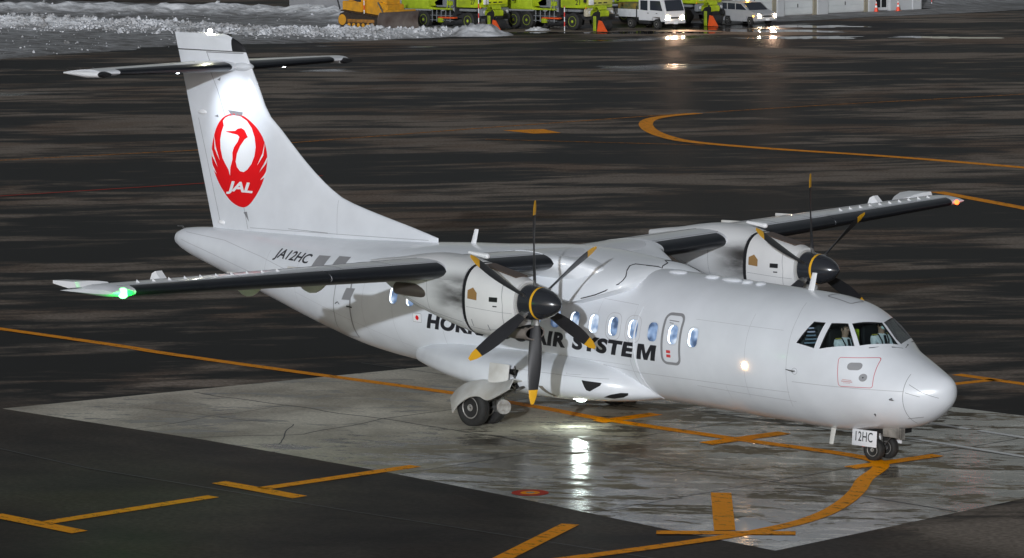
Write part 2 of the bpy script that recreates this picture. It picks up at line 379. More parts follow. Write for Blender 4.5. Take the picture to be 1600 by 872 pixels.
marking('stop_bar', [([(.6, -8.72), (2.37, -7.15)], .33, False)], YEL, z=.0145)
marking('diagonal_line', [([(-1.06, -9.12), (.45, -12.3)], .33, False)], YEL)
marking('boundary_line', [([(-3.15, 2.42), (3, 1.75)], .16, False)], WHT)
marking('boundary_line', [([(-4.07, 4.23), (-2.91, 4.12)], .16, False), ([(-2.66, 4.1), (3, 3.5)], .16, False)], WHT)
marking('taxi_line_branch', [([(-8.2, 10.25), (-5, 9.9)], .3, False), ([(-7.3, 8.85), (-7.05, 10.15)], .3, False)], YEL, z=.008)
marking('far_taxi_line', [(curve([(-31, 42.2), (-37.3, 45.4), (-42, 52), (-48, 55.2), (-54, 55.5), (-58.7, 56.15), (-61.6, 57.7), (-64.5, 59.9), (-67.2, 62.5), (-68.9, 64.7), (-69.6, 66.6), (-69.9, 69), (-68.9, 76.4), (-67.6, 83), (-66, 92), (-63, 110)], 6), .75, False)] if False else
        [(curve([(-20, 52.5), (-41.2, 54.9), (-47.9, 55.6), (-54.2, 55.6), (-58.7, 56.2), (-61.6, 57.7), (-64.5, 59.9), (-67.2, 62.5), (-68.9, 64.7), (-69.6, 66.6), (-69.7, 68.5)], 6), .6, False)], YEL)
marking('far_taxi_line', [(curve([(-69.8, 69.0), (-68.9, 76.4), (-67.6, 83), (-66.5, 90)], 6), .28, False)], YELF, z=.0085)
marking('far_taxi_line', [([(-66.0, 51.9), (-57.2, 55.3)], .22, False)], YELF)
marking('far_taxi_line', [([(-74, 22), (-72.5, 33), (-70.7, 40.5), (-70.6, 56.6), (-70.1, 68.3)], .3, False)], YELF, z=.008)
marking('far_taxi_line', [([(-66.9, 87.8), (-66, 100), (-65, 130)], .2, False)], YELF, z=.007)
marking('arrow_mark', [], YEL, polys=[[(-69.0, 55.8), (-68.2, 57.4), (-66.1, 56.3), (-66.7, 55.3)]])
marking('far_edge_line', [([(-37.3, 45.2), (-31.4, 42.4), (-20, 36)], .5, False)], YEL)
marking('far_edge_line', [([(-62, 10), (-60.5, 22), (-58, 36)], .18, False)], REDP)
tm = empty('target_mark', 'round red and orange target mark painted on the concrete', None, (-3.9, -7.28, 0))
tm['kind'] = 'structure'
for nm, r0, r1, m_, z_ in (('outer_ring', .18, .34, REDP, .008), ('inner_ring', .08, .18, YEL, .008), ('centre_cap', 0, .08, STEEL, .010)):
    bm = bmesh.new(); n = 32; V = []
    for k in range(n): t = 2 * PI * k / n; V += [(r0 * math.cos(t), r0 * math.sin(t), z_), (r1 * math.cos(t), r1 * math.sin(t), z_)]
    if r0: vf(bm, V, [(2 * k, 2 * k + 1, (2 * k + 3) % (2 * n), (2 * k + 2) % (2 * n)) for k in range(n)])
    else: vf(bm, V[1::2], [tuple(range(n))])
    obj(nm, bm, m_, tm, sm=False)
SEALM = mat('joint_sealant', (.012, .011, .01), .5)
def wavy(p, amp=.10, st=.35):
    o = []
    for (x0, y0_), (x1, y1_) in zip(p[:-1], p[1:]):
        n = max(2, int(math.hypot(x1 - x0, y1_ - y0_) / st))
        for k in range(n): u = k / n; x, y = x0 + (x1 - x0) * u, y0_ + (y1_ - y0_) * u; o.append((x + amp * mnoise.noise(Vector((x * .9, y * .9, 1))), y + amp * mnoise.noise(Vector((x * 1.1, y * 1.1, 7)))))
    return o + [p[-1]]
marking('pavement_joint', [([(-40, -9.2), (-19.6, -10.2), (-12, -11.0), (-4.7, -10.8), (6, -10.3)], .05, False), ([(-19.4, 2.7), (2.95, 1.9)], .04, False), (wavy([(-18.6, -3), (-12, -2.9), (-4, -3.2), (3, -3.6)], .12), .05, False), (wavy([(-17.5, -5.2), (-13.4, -4.7), (-11.6, -6.6)], .15, .25), .028, False), (wavy([(-15.6, -2.9), (-15.3, -7.2)], .12, .25), .025, False),
        (wavy([(-13.6, -7.2), (-12.2, -5.4), (-12.6, -3), (-12.4, 6)], .12, .3), .045, False), ([(-7.2, -7.4), (-7.0, 6.4)], .03, False), ([(-1.6, -8), (-1.4, 6.3)], .03, False)], SEALM, z=.0065)

# ================================================================== AIRCRAFT
AC = empty('passenger_aircraft', 'white twin propeller airliner with red crane emblem on its tail standing on the wet apron', 'aircraft')
KT = [0,.04,.15,.3,.5,.9,1.35,1.66,1.95,2.4,3,4,13,15,17,19,21,22.2,22.5]
VT = [1.47,1.61,1.72,1.79,1.88,2.06,2.28,2.58,2.80,2.99,3.08,3.125,3.34,3.30,3.24,3.22,3.19,3.12,3.02]
KB = [0,.04,.15,.3,.5,1.0,1.7,2.5,4.0,8,12.6,14,15.5,17,19,21,22.2,22.5]
VB = [1.47,1.28,1.12,.99,.86,.68,.59,.50,.54,.65,.72,.78,.93,1.235,1.74,2.25,2.58,2.70]
KW = [0,.04,.15,.3,.5,1.0,1.7,2.5,3.5,4.5,12.6,14,15.5,17,19,21,22.2,22.5]
VW = [0,.15,.29,.42,.56,.82,1.08,1.26,1.36,1.39,1.39,1.36,1.26,1.09,.80,.47,.28,.16]
def par(s):
    zt, zb, w_ = pchip(KT, VT, s), pchip(KB, VB, s), pchip(KW, VW, s); return (zt + zb) / 2, (zt - zb) / 2, w_
def skin(s, z, side=-1, off=.004):
    zc, h, w_ = par(s); q = max(1 - ((z - zc) / h)**2, .0004); y = w_ * math.sqrt(q)
    n = Vector((0, side * y / (w_ * w_), (z - zc) / (h * h))).normalized()
    return Vector((-s, side * y, z)) + n * off
def skin_top(s, y, off=.004):
    zc, h, w_ = par(s); z = zc + h * math.sqrt(max(1 - (y / w_)**2, 0)); return Vector((-s, y, z + off))
SS = [.012, .03, .06, .1, .15, .2, .27, .35, .45, .55] + [.65 + .11 * k for k in range(24)] + [3.3 + .3 * k for k in range(63)] + [22.25, 22.36, 22.45, 22.5]
rings = []
for s in SS:
    zc, h, w_ = par(s); rings.append([Vector((-s, w_ * math.cos(2 * PI * k / 72), zc + h * math.sin(2 * PI * k / 72))) for k in range(72)])
bm = bmesh.new(); loft(bm, rings)
bmesh.ops.recalc_face_normals(bm, faces=bm.faces)
fus = obj('fuselage', bm, [WHITE, mat('cockpit_lining', (.05, .052, .055), .7)], AC)
# cockpit: panes measured on the starboard side, mirrored to port (station, y, z)
PANES = {'side_rear': [(2.639, -.921, 2.655), (2.40, -.861, 2.65), (2.425, -1.169, 2.186), (2.834, -1.205, 2.255)],
         'side': [(2.288, -.821, 2.645), (2.018, -.651, 2.645), (1.71, -.83, 2.255), (2.314, -1.146, 2.182)],
         'front': [(1.965, -.603, 2.645), (1.706, -.035, 2.635), (1.30, -.04, 2.245), (1.64, -.763, 2.264)]}
GLASS = bpy.data.materials.new('cockpit_glass'); GLASS.use_nodes = True
N_, L_ = nodes(GLASS); o_ = N_['Material Output']; N_.remove(N_['Principled BSDF'])
tr = N_.new('ShaderNodeBsdfTransparent'); tr.inputs[0].default_value = (.80, .86, .86, 1); gl = N_.new('ShaderNodeBsdfGlossy'); gl.inputs['Roughness'].default_value = .02
fr = N_.new('ShaderNodeFresnel'); fr.inputs[0].default_value = 1.45; mx = N_.new('ShaderNodeMixShader')
ge = N_.new('ShaderNodeNewGeometry'); iv = N_.new('ShaderNodeMath'); iv.operation = 'SUBTRACT'; iv.inputs[0].default_value = 1; L_.new(ge.outputs['Backfacing'], iv.inputs[1])
fm = N_.new('ShaderNodeMath'); fm.operation = 'MULTIPLY'; L_.new(fr.outputs[0], fm.inputs[0]); L_.new(iv.outputs[0], fm.inputs[1])
L_.new(fm.outputs[0], mx.inputs[0]); L_.new(tr.outputs[0], mx.inputs[1]); L_.new(gl.outputs[0], mx.inputs[2]); L_.new(mx.outputs[0], o_.inputs[0])
cutters = []
def cutter(bm):
    bmesh.ops.recalc_face_normals(bm, faces=bm.faces); me = bpy.data.meshes.new('cut'); bm.to_mesh(me); bm.free()
    me.materials.append(MATS['cockpit_lining']); o = bpy.data.objects.new('cut', me); COL.objects.link(o); cutters.append(o)
bm = bmesh.new(); rr_ = []
for s in (1.22, 1.35, 1.5, 1.66, 1.8, 1.95, 2.15, 2.4, 2.6, 2.8, 3.0, 3.2):
    zc, h, w_ = par(s); zt_ = zc + h - .06; zb_ = 1.58; half = []
    for j in range(11):
        u = j / 10; z = zb_ + (zt_ - zb_) * (1 - (1 - u)**1.6); half.append((max(w_ * math.sqrt(max(1 - ((z - zc) / h)**2, 0)) - .05, .03), z))
    rr_.append([Vector((-s, y, z)) for y, z in half] + [Vector((-s, -y, z)) for y, z in reversed(half)])
loft(bm, rr_); cutter(bm)
for nm, P4 in PANES.items():
    for side in (1, -1):
        P = [Vector((-s, y * side, z)) for s, y, z in P4]; c = sum(P, Vector()) / 4
        n = (P[1] - P[0]).cross(P[2] - P[0]).normalized()
        if n.y * side > 0: n = -n   # outward: towards -y for starboard entries (side=1)
        if n.z < 0: n = -n
        bm = bmesh.new(); loft(bm, [[p + n * .25 for p in P], [p - n * .22 for p in P]]); cutter(bm)
for c in cutters:
    md = fus.modifiers.new('b', 'BOOLEAN'); md.operation = 'DIFFERENCE'; md.object = c; md.solver = 'EXACT'
    try: md.material_mode = 'TRANSFER'
    except Exception: pass
dg = bpy.context.evaluated_depsgraph_get(); me2 = bpy.data.meshes.new_from_object(fus.evaluated_get(dg)); fus.modifiers.clear()
old = fus.data; fus.data = me2; me2.name = 'fuselage'; bpy.data.meshes.remove(old); smooth(me2, 38)
for c in cutters: bpy.data.objects.remove(c)
for nm, P4 in PANES.items():
    for side in (1, -1):
        P = [Vector((-s, y * side, z)) for s, y, z in P4]; c = sum(P, Vector()) / 4
        n = (P[1] - P[0]).cross(P[2] - P[0]).normalized()
        if n.y * side > 0: n = -n
        if n.z < 0: n = -n
        bm = bmesh.new(); Q = [c + (p - c) * .985 - n * .012 for p in P]; loft(bm, [Q, [q - n * .012 for q in Q]])
        obj('cockpit_window', bm, GLASS, AC, sm=False)
        bm = bmesh.new()      # dark seal round the pane
        for i in range(4):
            a, b_ = P[i], P[(i + 1) % 4]; ai, bi = c + (a - c) * .955, c + (b_ - c) * .955
            loft(bm, [[a - n * .006, ai - n * .006, ai - n * .02, a - n * .02], [b_ - n * .006, bi - n * .006, bi - n * .02, b_ - n * .02]])
        obj('window_seal', bm, BLACK, AC, sm=False)
# instrument panel, seats and side console inside the cockpit
CK = mat('cockpit_grey', (.09, .095, .10), .6, var=.3, vscale=9)
bm = bmesh.new(); box(bm, (-1.66, 0, 1.97), (.34, 1.05, .28), bev=.05); obj('instrument_panel', bm, CK, AC)
bm = bmesh.new(); box(bm, (-3.02, 0, 2.15), (.04, 1.7, 1.0)); obj('cockpit_bulkhead', bm, CK, AC)
for y in (-.5, .5):
    bm = bmesh.new(); box(bm, (-2.47, y, 2.18), (.12, .44, .62), bev=.04); box(bm, (-2.25, y, 1.88), (.46, .44, .12), bev=.03); obj('pilot_seat', bm, BLACK, AC)
LOUV = mat('blue_grey_blind', (.20, .26, .34), .45)
for k in range(5):
    bm = bmesh.new(); box(bm, (-2.62, -1.02 + .0 * k, 2.26 + .07 * k), (.30 - .045 * k, .02, .028), rot=Matrix.Rotation(R(-6), 3, 'Y') @ Matrix.Rotation(R(8), 3, 'Z')); obj('shelf_slat', bm, LOUV, AC)
bm = bmesh.new(); box(bm, (-2.30, -.12, 2.3), (.10, .16, .34), bev=.03); obj('yellow_vest', bm, mat('hi_vis_yellow', (.55, .75, .03), .7), AC)

# cabin windows --------------------------------------------------
def pane_mat():
    m = bpy.data.materials.new('lit_cabin_window'); m.use_nodes = True; N, L = nodes(m); b = N['Principled BSDF']; tc = N.new('ShaderNodeTexCoord')
    n = N.new('ShaderNodeTexNoise'); n.inputs['Scale'].default_value = 4.5; n.inputs['Detail'].default_value = 1.5; L.new(tc.outputs['Object'], n.inputs['Vector'])
    r = N.new('ShaderNodeValToRGB'); e = r.color_ramp.elements; e[0].position = .34; e[0].color = (.06, .10, .19, 1); e[1].position = .66; e[1].color = (.75, .86, 1, 1)
    k = e.new(.50); k.color = (.27, .40, .64, 1)
    L.new(n.outputs['Fac'], r.inputs[0]); L.new(r.outputs[0], b.inputs['Emission Color']); b.inputs['Emission Strength'].default_value = .75
    b.inputs['Base Color'].default_value = (.03, .04, .06, 1); b.inputs['Roughness'].default_value = .08; return m
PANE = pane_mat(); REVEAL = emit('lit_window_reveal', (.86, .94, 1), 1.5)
RIMW = mat('window_rim', (.62, .64, .67), .4)
for side in (-1, 1):
    for k in range(17):
        if side == 1 and k > 16: continue
        s0 = 5.362 + .535 * k; z0 = 2.155 + .011 * k
        sk = lambda s, z, o=0: skin(s, z, side, o)
        wa, hb = .125, .185
        sh = (0 if k % 3 else .0)
        bmw = strokes([(rrect(s0, z0, wa + .012, hb + .012, .11), .028, True)])
        wf = decal('window_frame', bmw, lambda x, y: skin(x, y, side, .007), RIMW, AC, .08)
        decal('pane', poly2d([rrect(s0, z0, wa, hb, .10)]), lambda x, y: skin(x, y, side, .0035), PANE, wf, .08)
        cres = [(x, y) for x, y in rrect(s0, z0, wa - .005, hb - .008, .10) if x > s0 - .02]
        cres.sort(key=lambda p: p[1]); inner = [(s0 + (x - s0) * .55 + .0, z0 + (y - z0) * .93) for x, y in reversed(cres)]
        if k not in (7, 2) or side == 1:
            decal('window_reveal', poly2d([cres + inner]), lambda x, y: skin(x, y, side, .0055), REVEAL, wf, .08)
        if side == -1 and k in (3, 4):
            decal('window_surround', strokes([(rrect(s0, z0, wa + .075, hb + .075, .15), .014, True)]), lambda x, y: skin(x, y, side, .004), mat('faint_grey_seam', (.50, .50, .52), .6), wf, .08)
# passengers seen as dark heads inside are part of the lit pane print
# emergency exit by the second window
decal('exit_outline', strokes([(rrect(5.93, 2.075, .235, .475, .12), .055, True)]), lambda x, y: skin(x, y, -1, .006), GREYMK, AC)
decal('exit_placard', poly2d([rrect(5.99, 1.83, .055, .028, .004, 1), rrect(5.99, 1.745, .055, .028, .004, 1)]), lambda x, y: skin(x, y, -1, .005), REDMK, AC)
decal('exit_lettering', strokes([([(6.06, 2.43), (5.80, 2.42)], .018, False), ([(6.04, 2.385), (5.93, 2.38)], .016, False)]), lambda x, y: skin(x, y, -1, .005), GREYMK, AC)
# lettering on the side: text x runs forward (towards smaller station)
def side_text(name, body, s_l, s_r, zl, zr, hgt, bold, shear, m, track=1.0, off=.005):
    b_ = fit2d(text_bm(body, bold, shear, track), 0, 1, 0, hgt); Wd = s_l - s_r
    for v in b_.verts: v.co.x *= Wd
    def fn(x, y): return skin(s_l - x, zl + (zr - zl) * x / Wd + y, -1, off)
    return decal(name, b_, fn, m, AC, .05)
side_text('airline_lettering', 'HOKKAIDO', 12.90, 9.86, 1.715, 1.665, .32, .055, .26, BLKLET, 1.12)
side_text('airline_lettering', 'AIR', 9.80, 8.86, 1.665, 1.65, .31, .055, .26, BLKLET, 1.12)
side_text('airline_lettering', 'SYSTE', 8.66, 6.90, 1.645, 1.613, .315, .055, .26, BLKLET, 1.12)
MP = [(0, 0), (.0, 1), (.33, 1), (.5, .42), (.67, 1), (1, 1), (1, 0), (.76, 0), (.76, .66), (.60, 0), (.40, 0), (.24, .66), (.24, 0)]
decal('airline_lettering', poly2d([[(6.885 - .50 * x - .085 * y, 1.607 + .315 * y) for x, y in MP]]), lambda x, y: skin(x, y, -1, .005), BLKLET, AC, .05)
side_text('registration_lettering', 'JA12HC', 18.36, 17.03, 2.715, 2.665, .255, .020, .30, BLKLET)
# grey slanted bars behind the registration
for a, t_ in ((16.83, 2.92), (16.16, 2.95)):
    decal('slanted_bar', poly2d([[(a, t_), (a - .40, t_ + .01), (a - .40 + .12, t_ - .36), (a + .12, t_ - .37)]]), lambda x, y: skin(x, y, -1, .004), GREYMK, AC)
decal('slanted_bar', poly2d([[(15.5, 2.35), (15.2, 2.36), (15.35, 2.1), (15.65, 2.09)]]), lambda x, y: skin(x, y, -1, .004), GREYMK, AC)
# flag
fl = decal('flag', poly2d([rrect(13.16, 1.915, .125, .088, .004, 1)]), lambda x, y: skin(x, y, -1, .004), LOGOW, AC)
decal('flag_border', strokes([(rrect(13.16, 1.915, .128, .091, .004, 1), .008, True)]), lambda x, y: skin(x, y, -1, .005), GREYMK, fl)
decal('red_disc', poly2d([rrect(13.16, 1.915, .05, .05, .0499, 6)]), lambda x, y: skin(x, y, -1, .006), RED, fl)
# rear door
decal('door_outline', strokes([([(15.86, 2.55), (15.90, 2.2), (16.02, 1.7), (16.2, 1.30), (15.9, 1.24), (15.50, 1.26)], .02, False), ([(15.50, 1.26), (15.40, 1.7), (15.34, 2.2), (15.36, 2.55)], .045, False)]), lambda x, y: skin(x, y, -1, .005), GREYMK, AC)
decal('door_handle', strokes([([(15.9, 1.98), (15.8, 2.03), (15.74, 1.98)], .02, False), ([(15.5, 1.96), (15.3, 1.95)], .03, False)]), lambda x, y: skin(x, y, -1, .006), BLKLET, AC)
# nose details
seams = [([(2.88, 1.52), (.66, 1.47)], .010, False), ([(5.4, 1.2), (2.9, 1.12)], .008, False), ([(8.5, 1.45), (6.9, 1.32), (3.0, 1.30)], .008, False),
         ([(4.05, 1.1), (4.0, 1.9), (4.02, 2.7)], .006, False), ([(7.05, .9), (7.06, 1.5), (7.05, 2.1)], .010, False), ([(9.6, 1.3), (9.6, 2.5)], .008, False), ([(12.4, 1.3), (12.42, 2.6)], .008, False),
         ([(17.0, 2.4), (18.8, 2.75), (20.4, 2.98), (22.0, 3.05)], .010, False), ([(18.6, 2.28), (20, 2.52), (22.1, 2.88)], .012, False), ([(18.6, 2.28), (18.55, 2.9)], .008, False),
         ([(13.4, 1.2), (17.4, 2.1)], .006, False), ([(7.0, 2.35), (7.0, 2.65), (7.95, 2.70), (7.98, 2.42)], .007, False),
         ([(3.05, 1.0), (3.0, 1.5), (2.98, 2.1), (3.02, 2.7), (3.10, 2.95)], .008, False), ([(11.0, 1.5), (11.0, 2.45)], .006, False), ([(13.9, 1.0), (13.95, 2.0), (13.9, 2.9)], .006, False),
         ([(14.9, 1.1), (14.95, 2.0), (14.9, 2.95)], .006, False), ([(17.4, 1.7), (17.4, 2.5), (17.35, 3.0)], .006, False), ([(4.6, 1.28), (4.6, 1.02)], .006, False), ([(5.4, 2.5), (3.2, 2.46)], .005, False), ([(10, 1.5), (7.1, 1.45)], .006, False)]
decal('panel_seam', strokes(seams), lambda x, y: skin(x, y, -1, .0035), mat('fine_seam', (.42, .42, .44), .6), AC)
# raised strake ahead of the wing
bm = bmesh.new(); pts = []
for k in range(24):
    z = .74 + (2.62 - .74) * k / 23; s = 6.86 + .0 * z + .06 * math.sin(k / 23 * PI); pts.append(skin(s, z, -1, .006))
tube(bm, pts, [.006 + .016 * math.sin((k + .5) / 24 * PI) for k in range(24)], 6); obj('ice_guard_rib', bm, WHITE, AC)
rad = []
for k in range(29):
    a = R(100 + 160 * k / 28); rad.append((.66 + .05 * math.cos(a * 2) * .3, 1.31 + .47 * -math.cos(R(180 * k / 28))))
decal('radome_seam', strokes([([(x, z) for x, z in rad], .009, False)]), lambda x, y: skin(x, y, -1, .0035), SEAM, AC, .04)
decal('radome_strip', strokes([([(.60, 1.60), (.35, 1.45), (.13, 1.36)], .008, False), ([(.64, 1.45), (.4, 1.38)], .008, False), ([(.70, .94), (.45, .98)], .010, False)]), lambda x, y: skin(x, y, -1, .005), SEAM, AC, .04)
hatch = decal('nose_hatch_outline', strokes([(rrect(1.55, 1.782, .325, .268, .05, 5, .07), .011, True)]), lambda x, y: skin(x, y, -1, .0045), mat('hatch_red_line', (.55, .10, .13), .5), AC)
decal('service_panel', poly2d([rrect(1.585, 1.895, .125, .068, .066, 6)]), lambda x, y: skin(x, y, -1, .005), GREYMK, hatch, .04)
decal('vent_disc', poly2d([rrect(1.40, 1.695, .072, .072, .0719, 6)]), lambda x, y: skin(x, y, -1, .005), GREYMK, hatch, .04)
decal('vent_disc_centre', poly2d([rrect(1.40, 1.695, .014, .014, .0139, 4)]), lambda x, y: skin(x, y, -1, .008), BLKLET, hatch, .04)
decal('hatch_lettering', strokes([([(1.78, 1.645), (1.60, 1.635)], .012, False), ([(1.80, 1.615), (1.58, 1.605)], .018, False), ([(1.76, 1.585), (1.62, 1.58)], .008, False)]), lambda x, y: skin(x, y, -1, .005), mat('pale_red_print', (.55, .32, .32), .6), hatch, .04)
bm = bmesh.new(); p = skin(2.80, 1.728, -1, .0); n = Vector((0, -1, .1))
tube(bm, [p, p + n * .05, p + n * .07 + Vector((-.0, 0, 0))], .018, 8); tube(bm, [p + n * .06, p + n * .07 + Vector((-.16, 0, .02))], [.014, .008], 8)
obj('static_probe', bm, STEEL, AC)
decal('probe_ring', strokes([(rrect(2.80, 1.728, .06, .06, .0599, 5), .006, True)]), lambda x, y: skin(x, y, -1, .004), SEAM, AC, .05)
bm = bmesh.new(); p = skin(.86, 1.33, -1, 0); tube(bm, [p, p + Vector((0, -.06, -.01)), p + Vector((.10, -.08, -.012))], [.016, .016, .008], 8); obj('pitot_probe', bm, STEEL, AC)
bm = bmesh.new(); p = skin(1.25, 1.0, -1, 0); tube(bm, [p, p + Vector((.04, -.03, -.02))], [.02, .012], 8); obj('drain_mast', bm, STEEL, AC)
# beacon lamp lit on the side
bm = bmesh.new(); p = skin(4.0, 1.737, -1, .0); lathe(bm, [(0, .055), (.02, .05), (.03, .03), (.034, .001)], (0, -1, 0), p, 16)
obj('side_lamp', bm, emit('side_lamp_glow', (1, .58, .26), 40), AC)
# wipers
for sgn in (1, -1):
    bm = bmesh.new(); y0 = -.30 * sgn
    a = Vector((-1.36, y0, 2.235)); b_ = Vector((-1.50, -.66 * sgn, 2.225)); c_ = Vector((-1.24, -.04 * sgn, 2.19))
    tube(bm, [a, b_], .007, 6); tube(bm, [Vector((-1.30, y0 * .8, 2.21)), c_ + Vector((.05, 0, -.01))], [.02, .012], 6); obj('wiper', bm, BLACK, AC)
# antennas on the roof
def blade_ant(name, s, z0, h, ch, lean, y=0.):
    bm = bmesh.new(); q = []
    for t, c_ in ((0, ch), (1, ch * .75)):
        z = z0 + h * t; xo = -s - lean * t
        q.append([Vector((xo + dx * c_, y + dy * .016, z)) for dx, dy in ((.5, 0), (.15, 1), (-.3, .8), (-.5, 0), (-.3, -.8), (.15, -1))])
    loft(bm, q); return obj(name, bm, LOGOW, AC)
blade_ant('blade_antenna', 3.52, 3.09, .36, .16, -.10)
blade_ant('blade_antenna', 12.9, 3.32, .37, .16, -.12)
for s, a in ((5.46, .26), (5.98, .17), (6.9, .24), (5.05, .12), (4.7, .1)):
    bm = bmesh.new(); g = bmesh.ops.create_uvsphere(bm, u_segments=20, v_segments=8, radius=1)
    for v in g['verts']: v.co = Vector((-s + v.co.x * a, -.12 + v.co.y * .13, pchip(KT, VT, s) + v.co.z * .05))
    obj('roof_dome_antenna', bm, WHITE, AC)
decal('roof_hatch_outline', strokes([(rrect(2.62, -.02, .30, .20, .07), .03, True)]), lambda x, y: skin_top(x, y, .004), GREYMK, AC)
bm = bmesh.new(); tube(bm, [Vector((-22.32, 0, 3.07)), Vector((-22.40, 0, 3.13)), Vector((-22.58, 0, 3.13))], [.02, .02, .01], 8); obj('tail_probe', bm, STEEL, AC)
bm = bmesh.new(); ball(bm, (-22.49, 0, 2.86), .13, (.5, .9, 1.1), 12); obj('tail_lamp_fairing', bm, mat('blue_tinted_lens', (.35, .5, .8), .2), AC)
# belly drain fin behind the nose gear
bm = bmesh.new(); q = []
for z, c_ in ((.62, .13), (.24, .10)): q.append([Vector((-2.62 + dx * c_ + (.62 - z) * -.2, -.35 + dy * .012, z)) for dx, dy in ((.5, 0), (0, 1), (-.5, 0), (0, -1))])
loft(bm, q); obj('belly_antenna', bm, DIRTY, AC)

# wing --------------------------------------------------------------------
def af(x, t):   # half thickness of a NACA section
    return 5 * t * (.2969 * math.sqrt(x) - .126 * x - .3516 * x * x + .2843 * x**3 - .1036 * x**4)
def wing_at(y):
    a = abs(y)
    zz = 3.362 + .0250 * a
    if a < 4.4: return 8.92, 2.55, zz, .148
    t = (a - 4.4) / (12.1 - 4.4); return 8.92 + .68 * t, 2.55 - .95 * t, zz, .148 - .012 * t
XS = [0, .004, .012, .025, .045, .075, .12, .18, .26, .36, .48, .60, .72, .84, .93, 1.]
def wing_pt(y, x, up, off=0., tip=1.):
    le, c_, z, t = wing_at(y); h = af(x, t) * c_ * tip; cam_ = .017 * c_ * math.sin(PI * min(x, 1)) * tip
    return Vector((-(le + x * c_), y, z - .035 - .042 * x * c_ + cam_ + (h * 1.06 if up else -h * 1.02) + (off if up else -off)))
def ring(y, tip=1.):
    return [wing_pt(y, x, True, tip=tip) for x in XS] + [wing_pt(y, x, False, tip=tip) for x in reversed(XS[1:-1])]
ys = [-12.24, -12.18, -12.05, -11.6, -10.5, -9, -7.5, -6, -4.9, -4.4, -3, -1.5, 0, 1.5, 3, 4.4, 4.9, 6, 7.5, 9, 10.5, 11.6, 12.05, 12.18, 12.24]
bm = bmesh.new(); loft(bm, [ring(y, .35 if abs(y) > 12.2 else .75 if abs(y) > 12.1 else 1.) for y in ys])
wing = obj('wing', bm, mat('wing_white_paint', (.72, .73, .76), .28, bump=.02, bscale=3, var=.1, vscale=1.2, coat=.3), AC, 40)
def boot(y0, y1, xu, xl, name='deice_boot', m=BOOT):
    n = max(3, int(abs(y1 - y0) / .5)); rg = []
    for k in range(n + 1):
        y = y0 + (y1 - y0) * k / n
        up = [xu * (1 - j / 8)**2 for j in range(8)]; lo = [xl * (j / 8)**2 for j in range(1, 9)]
        o_ = [wing_pt(y, x, True, .008) for x in up] + [Vector(wing_pt(y, 0, True)) + Vector((.008, 0, 0))] + [wing_pt(y, x, False, .008) for x in lo]
        i_ = [wing_pt(y, x, False, -.004) for x in reversed(lo)] + [Vector(wing_pt(y, 0, True)) + Vector((-.004, 0, 0))] + [wing_pt(y, x, True, -.004) for x in reversed(up)]
        rg.append(o_ + i_)
    bm = bmesh.new(); loft(bm, rg); return obj(name, bm, m, wing, 50)
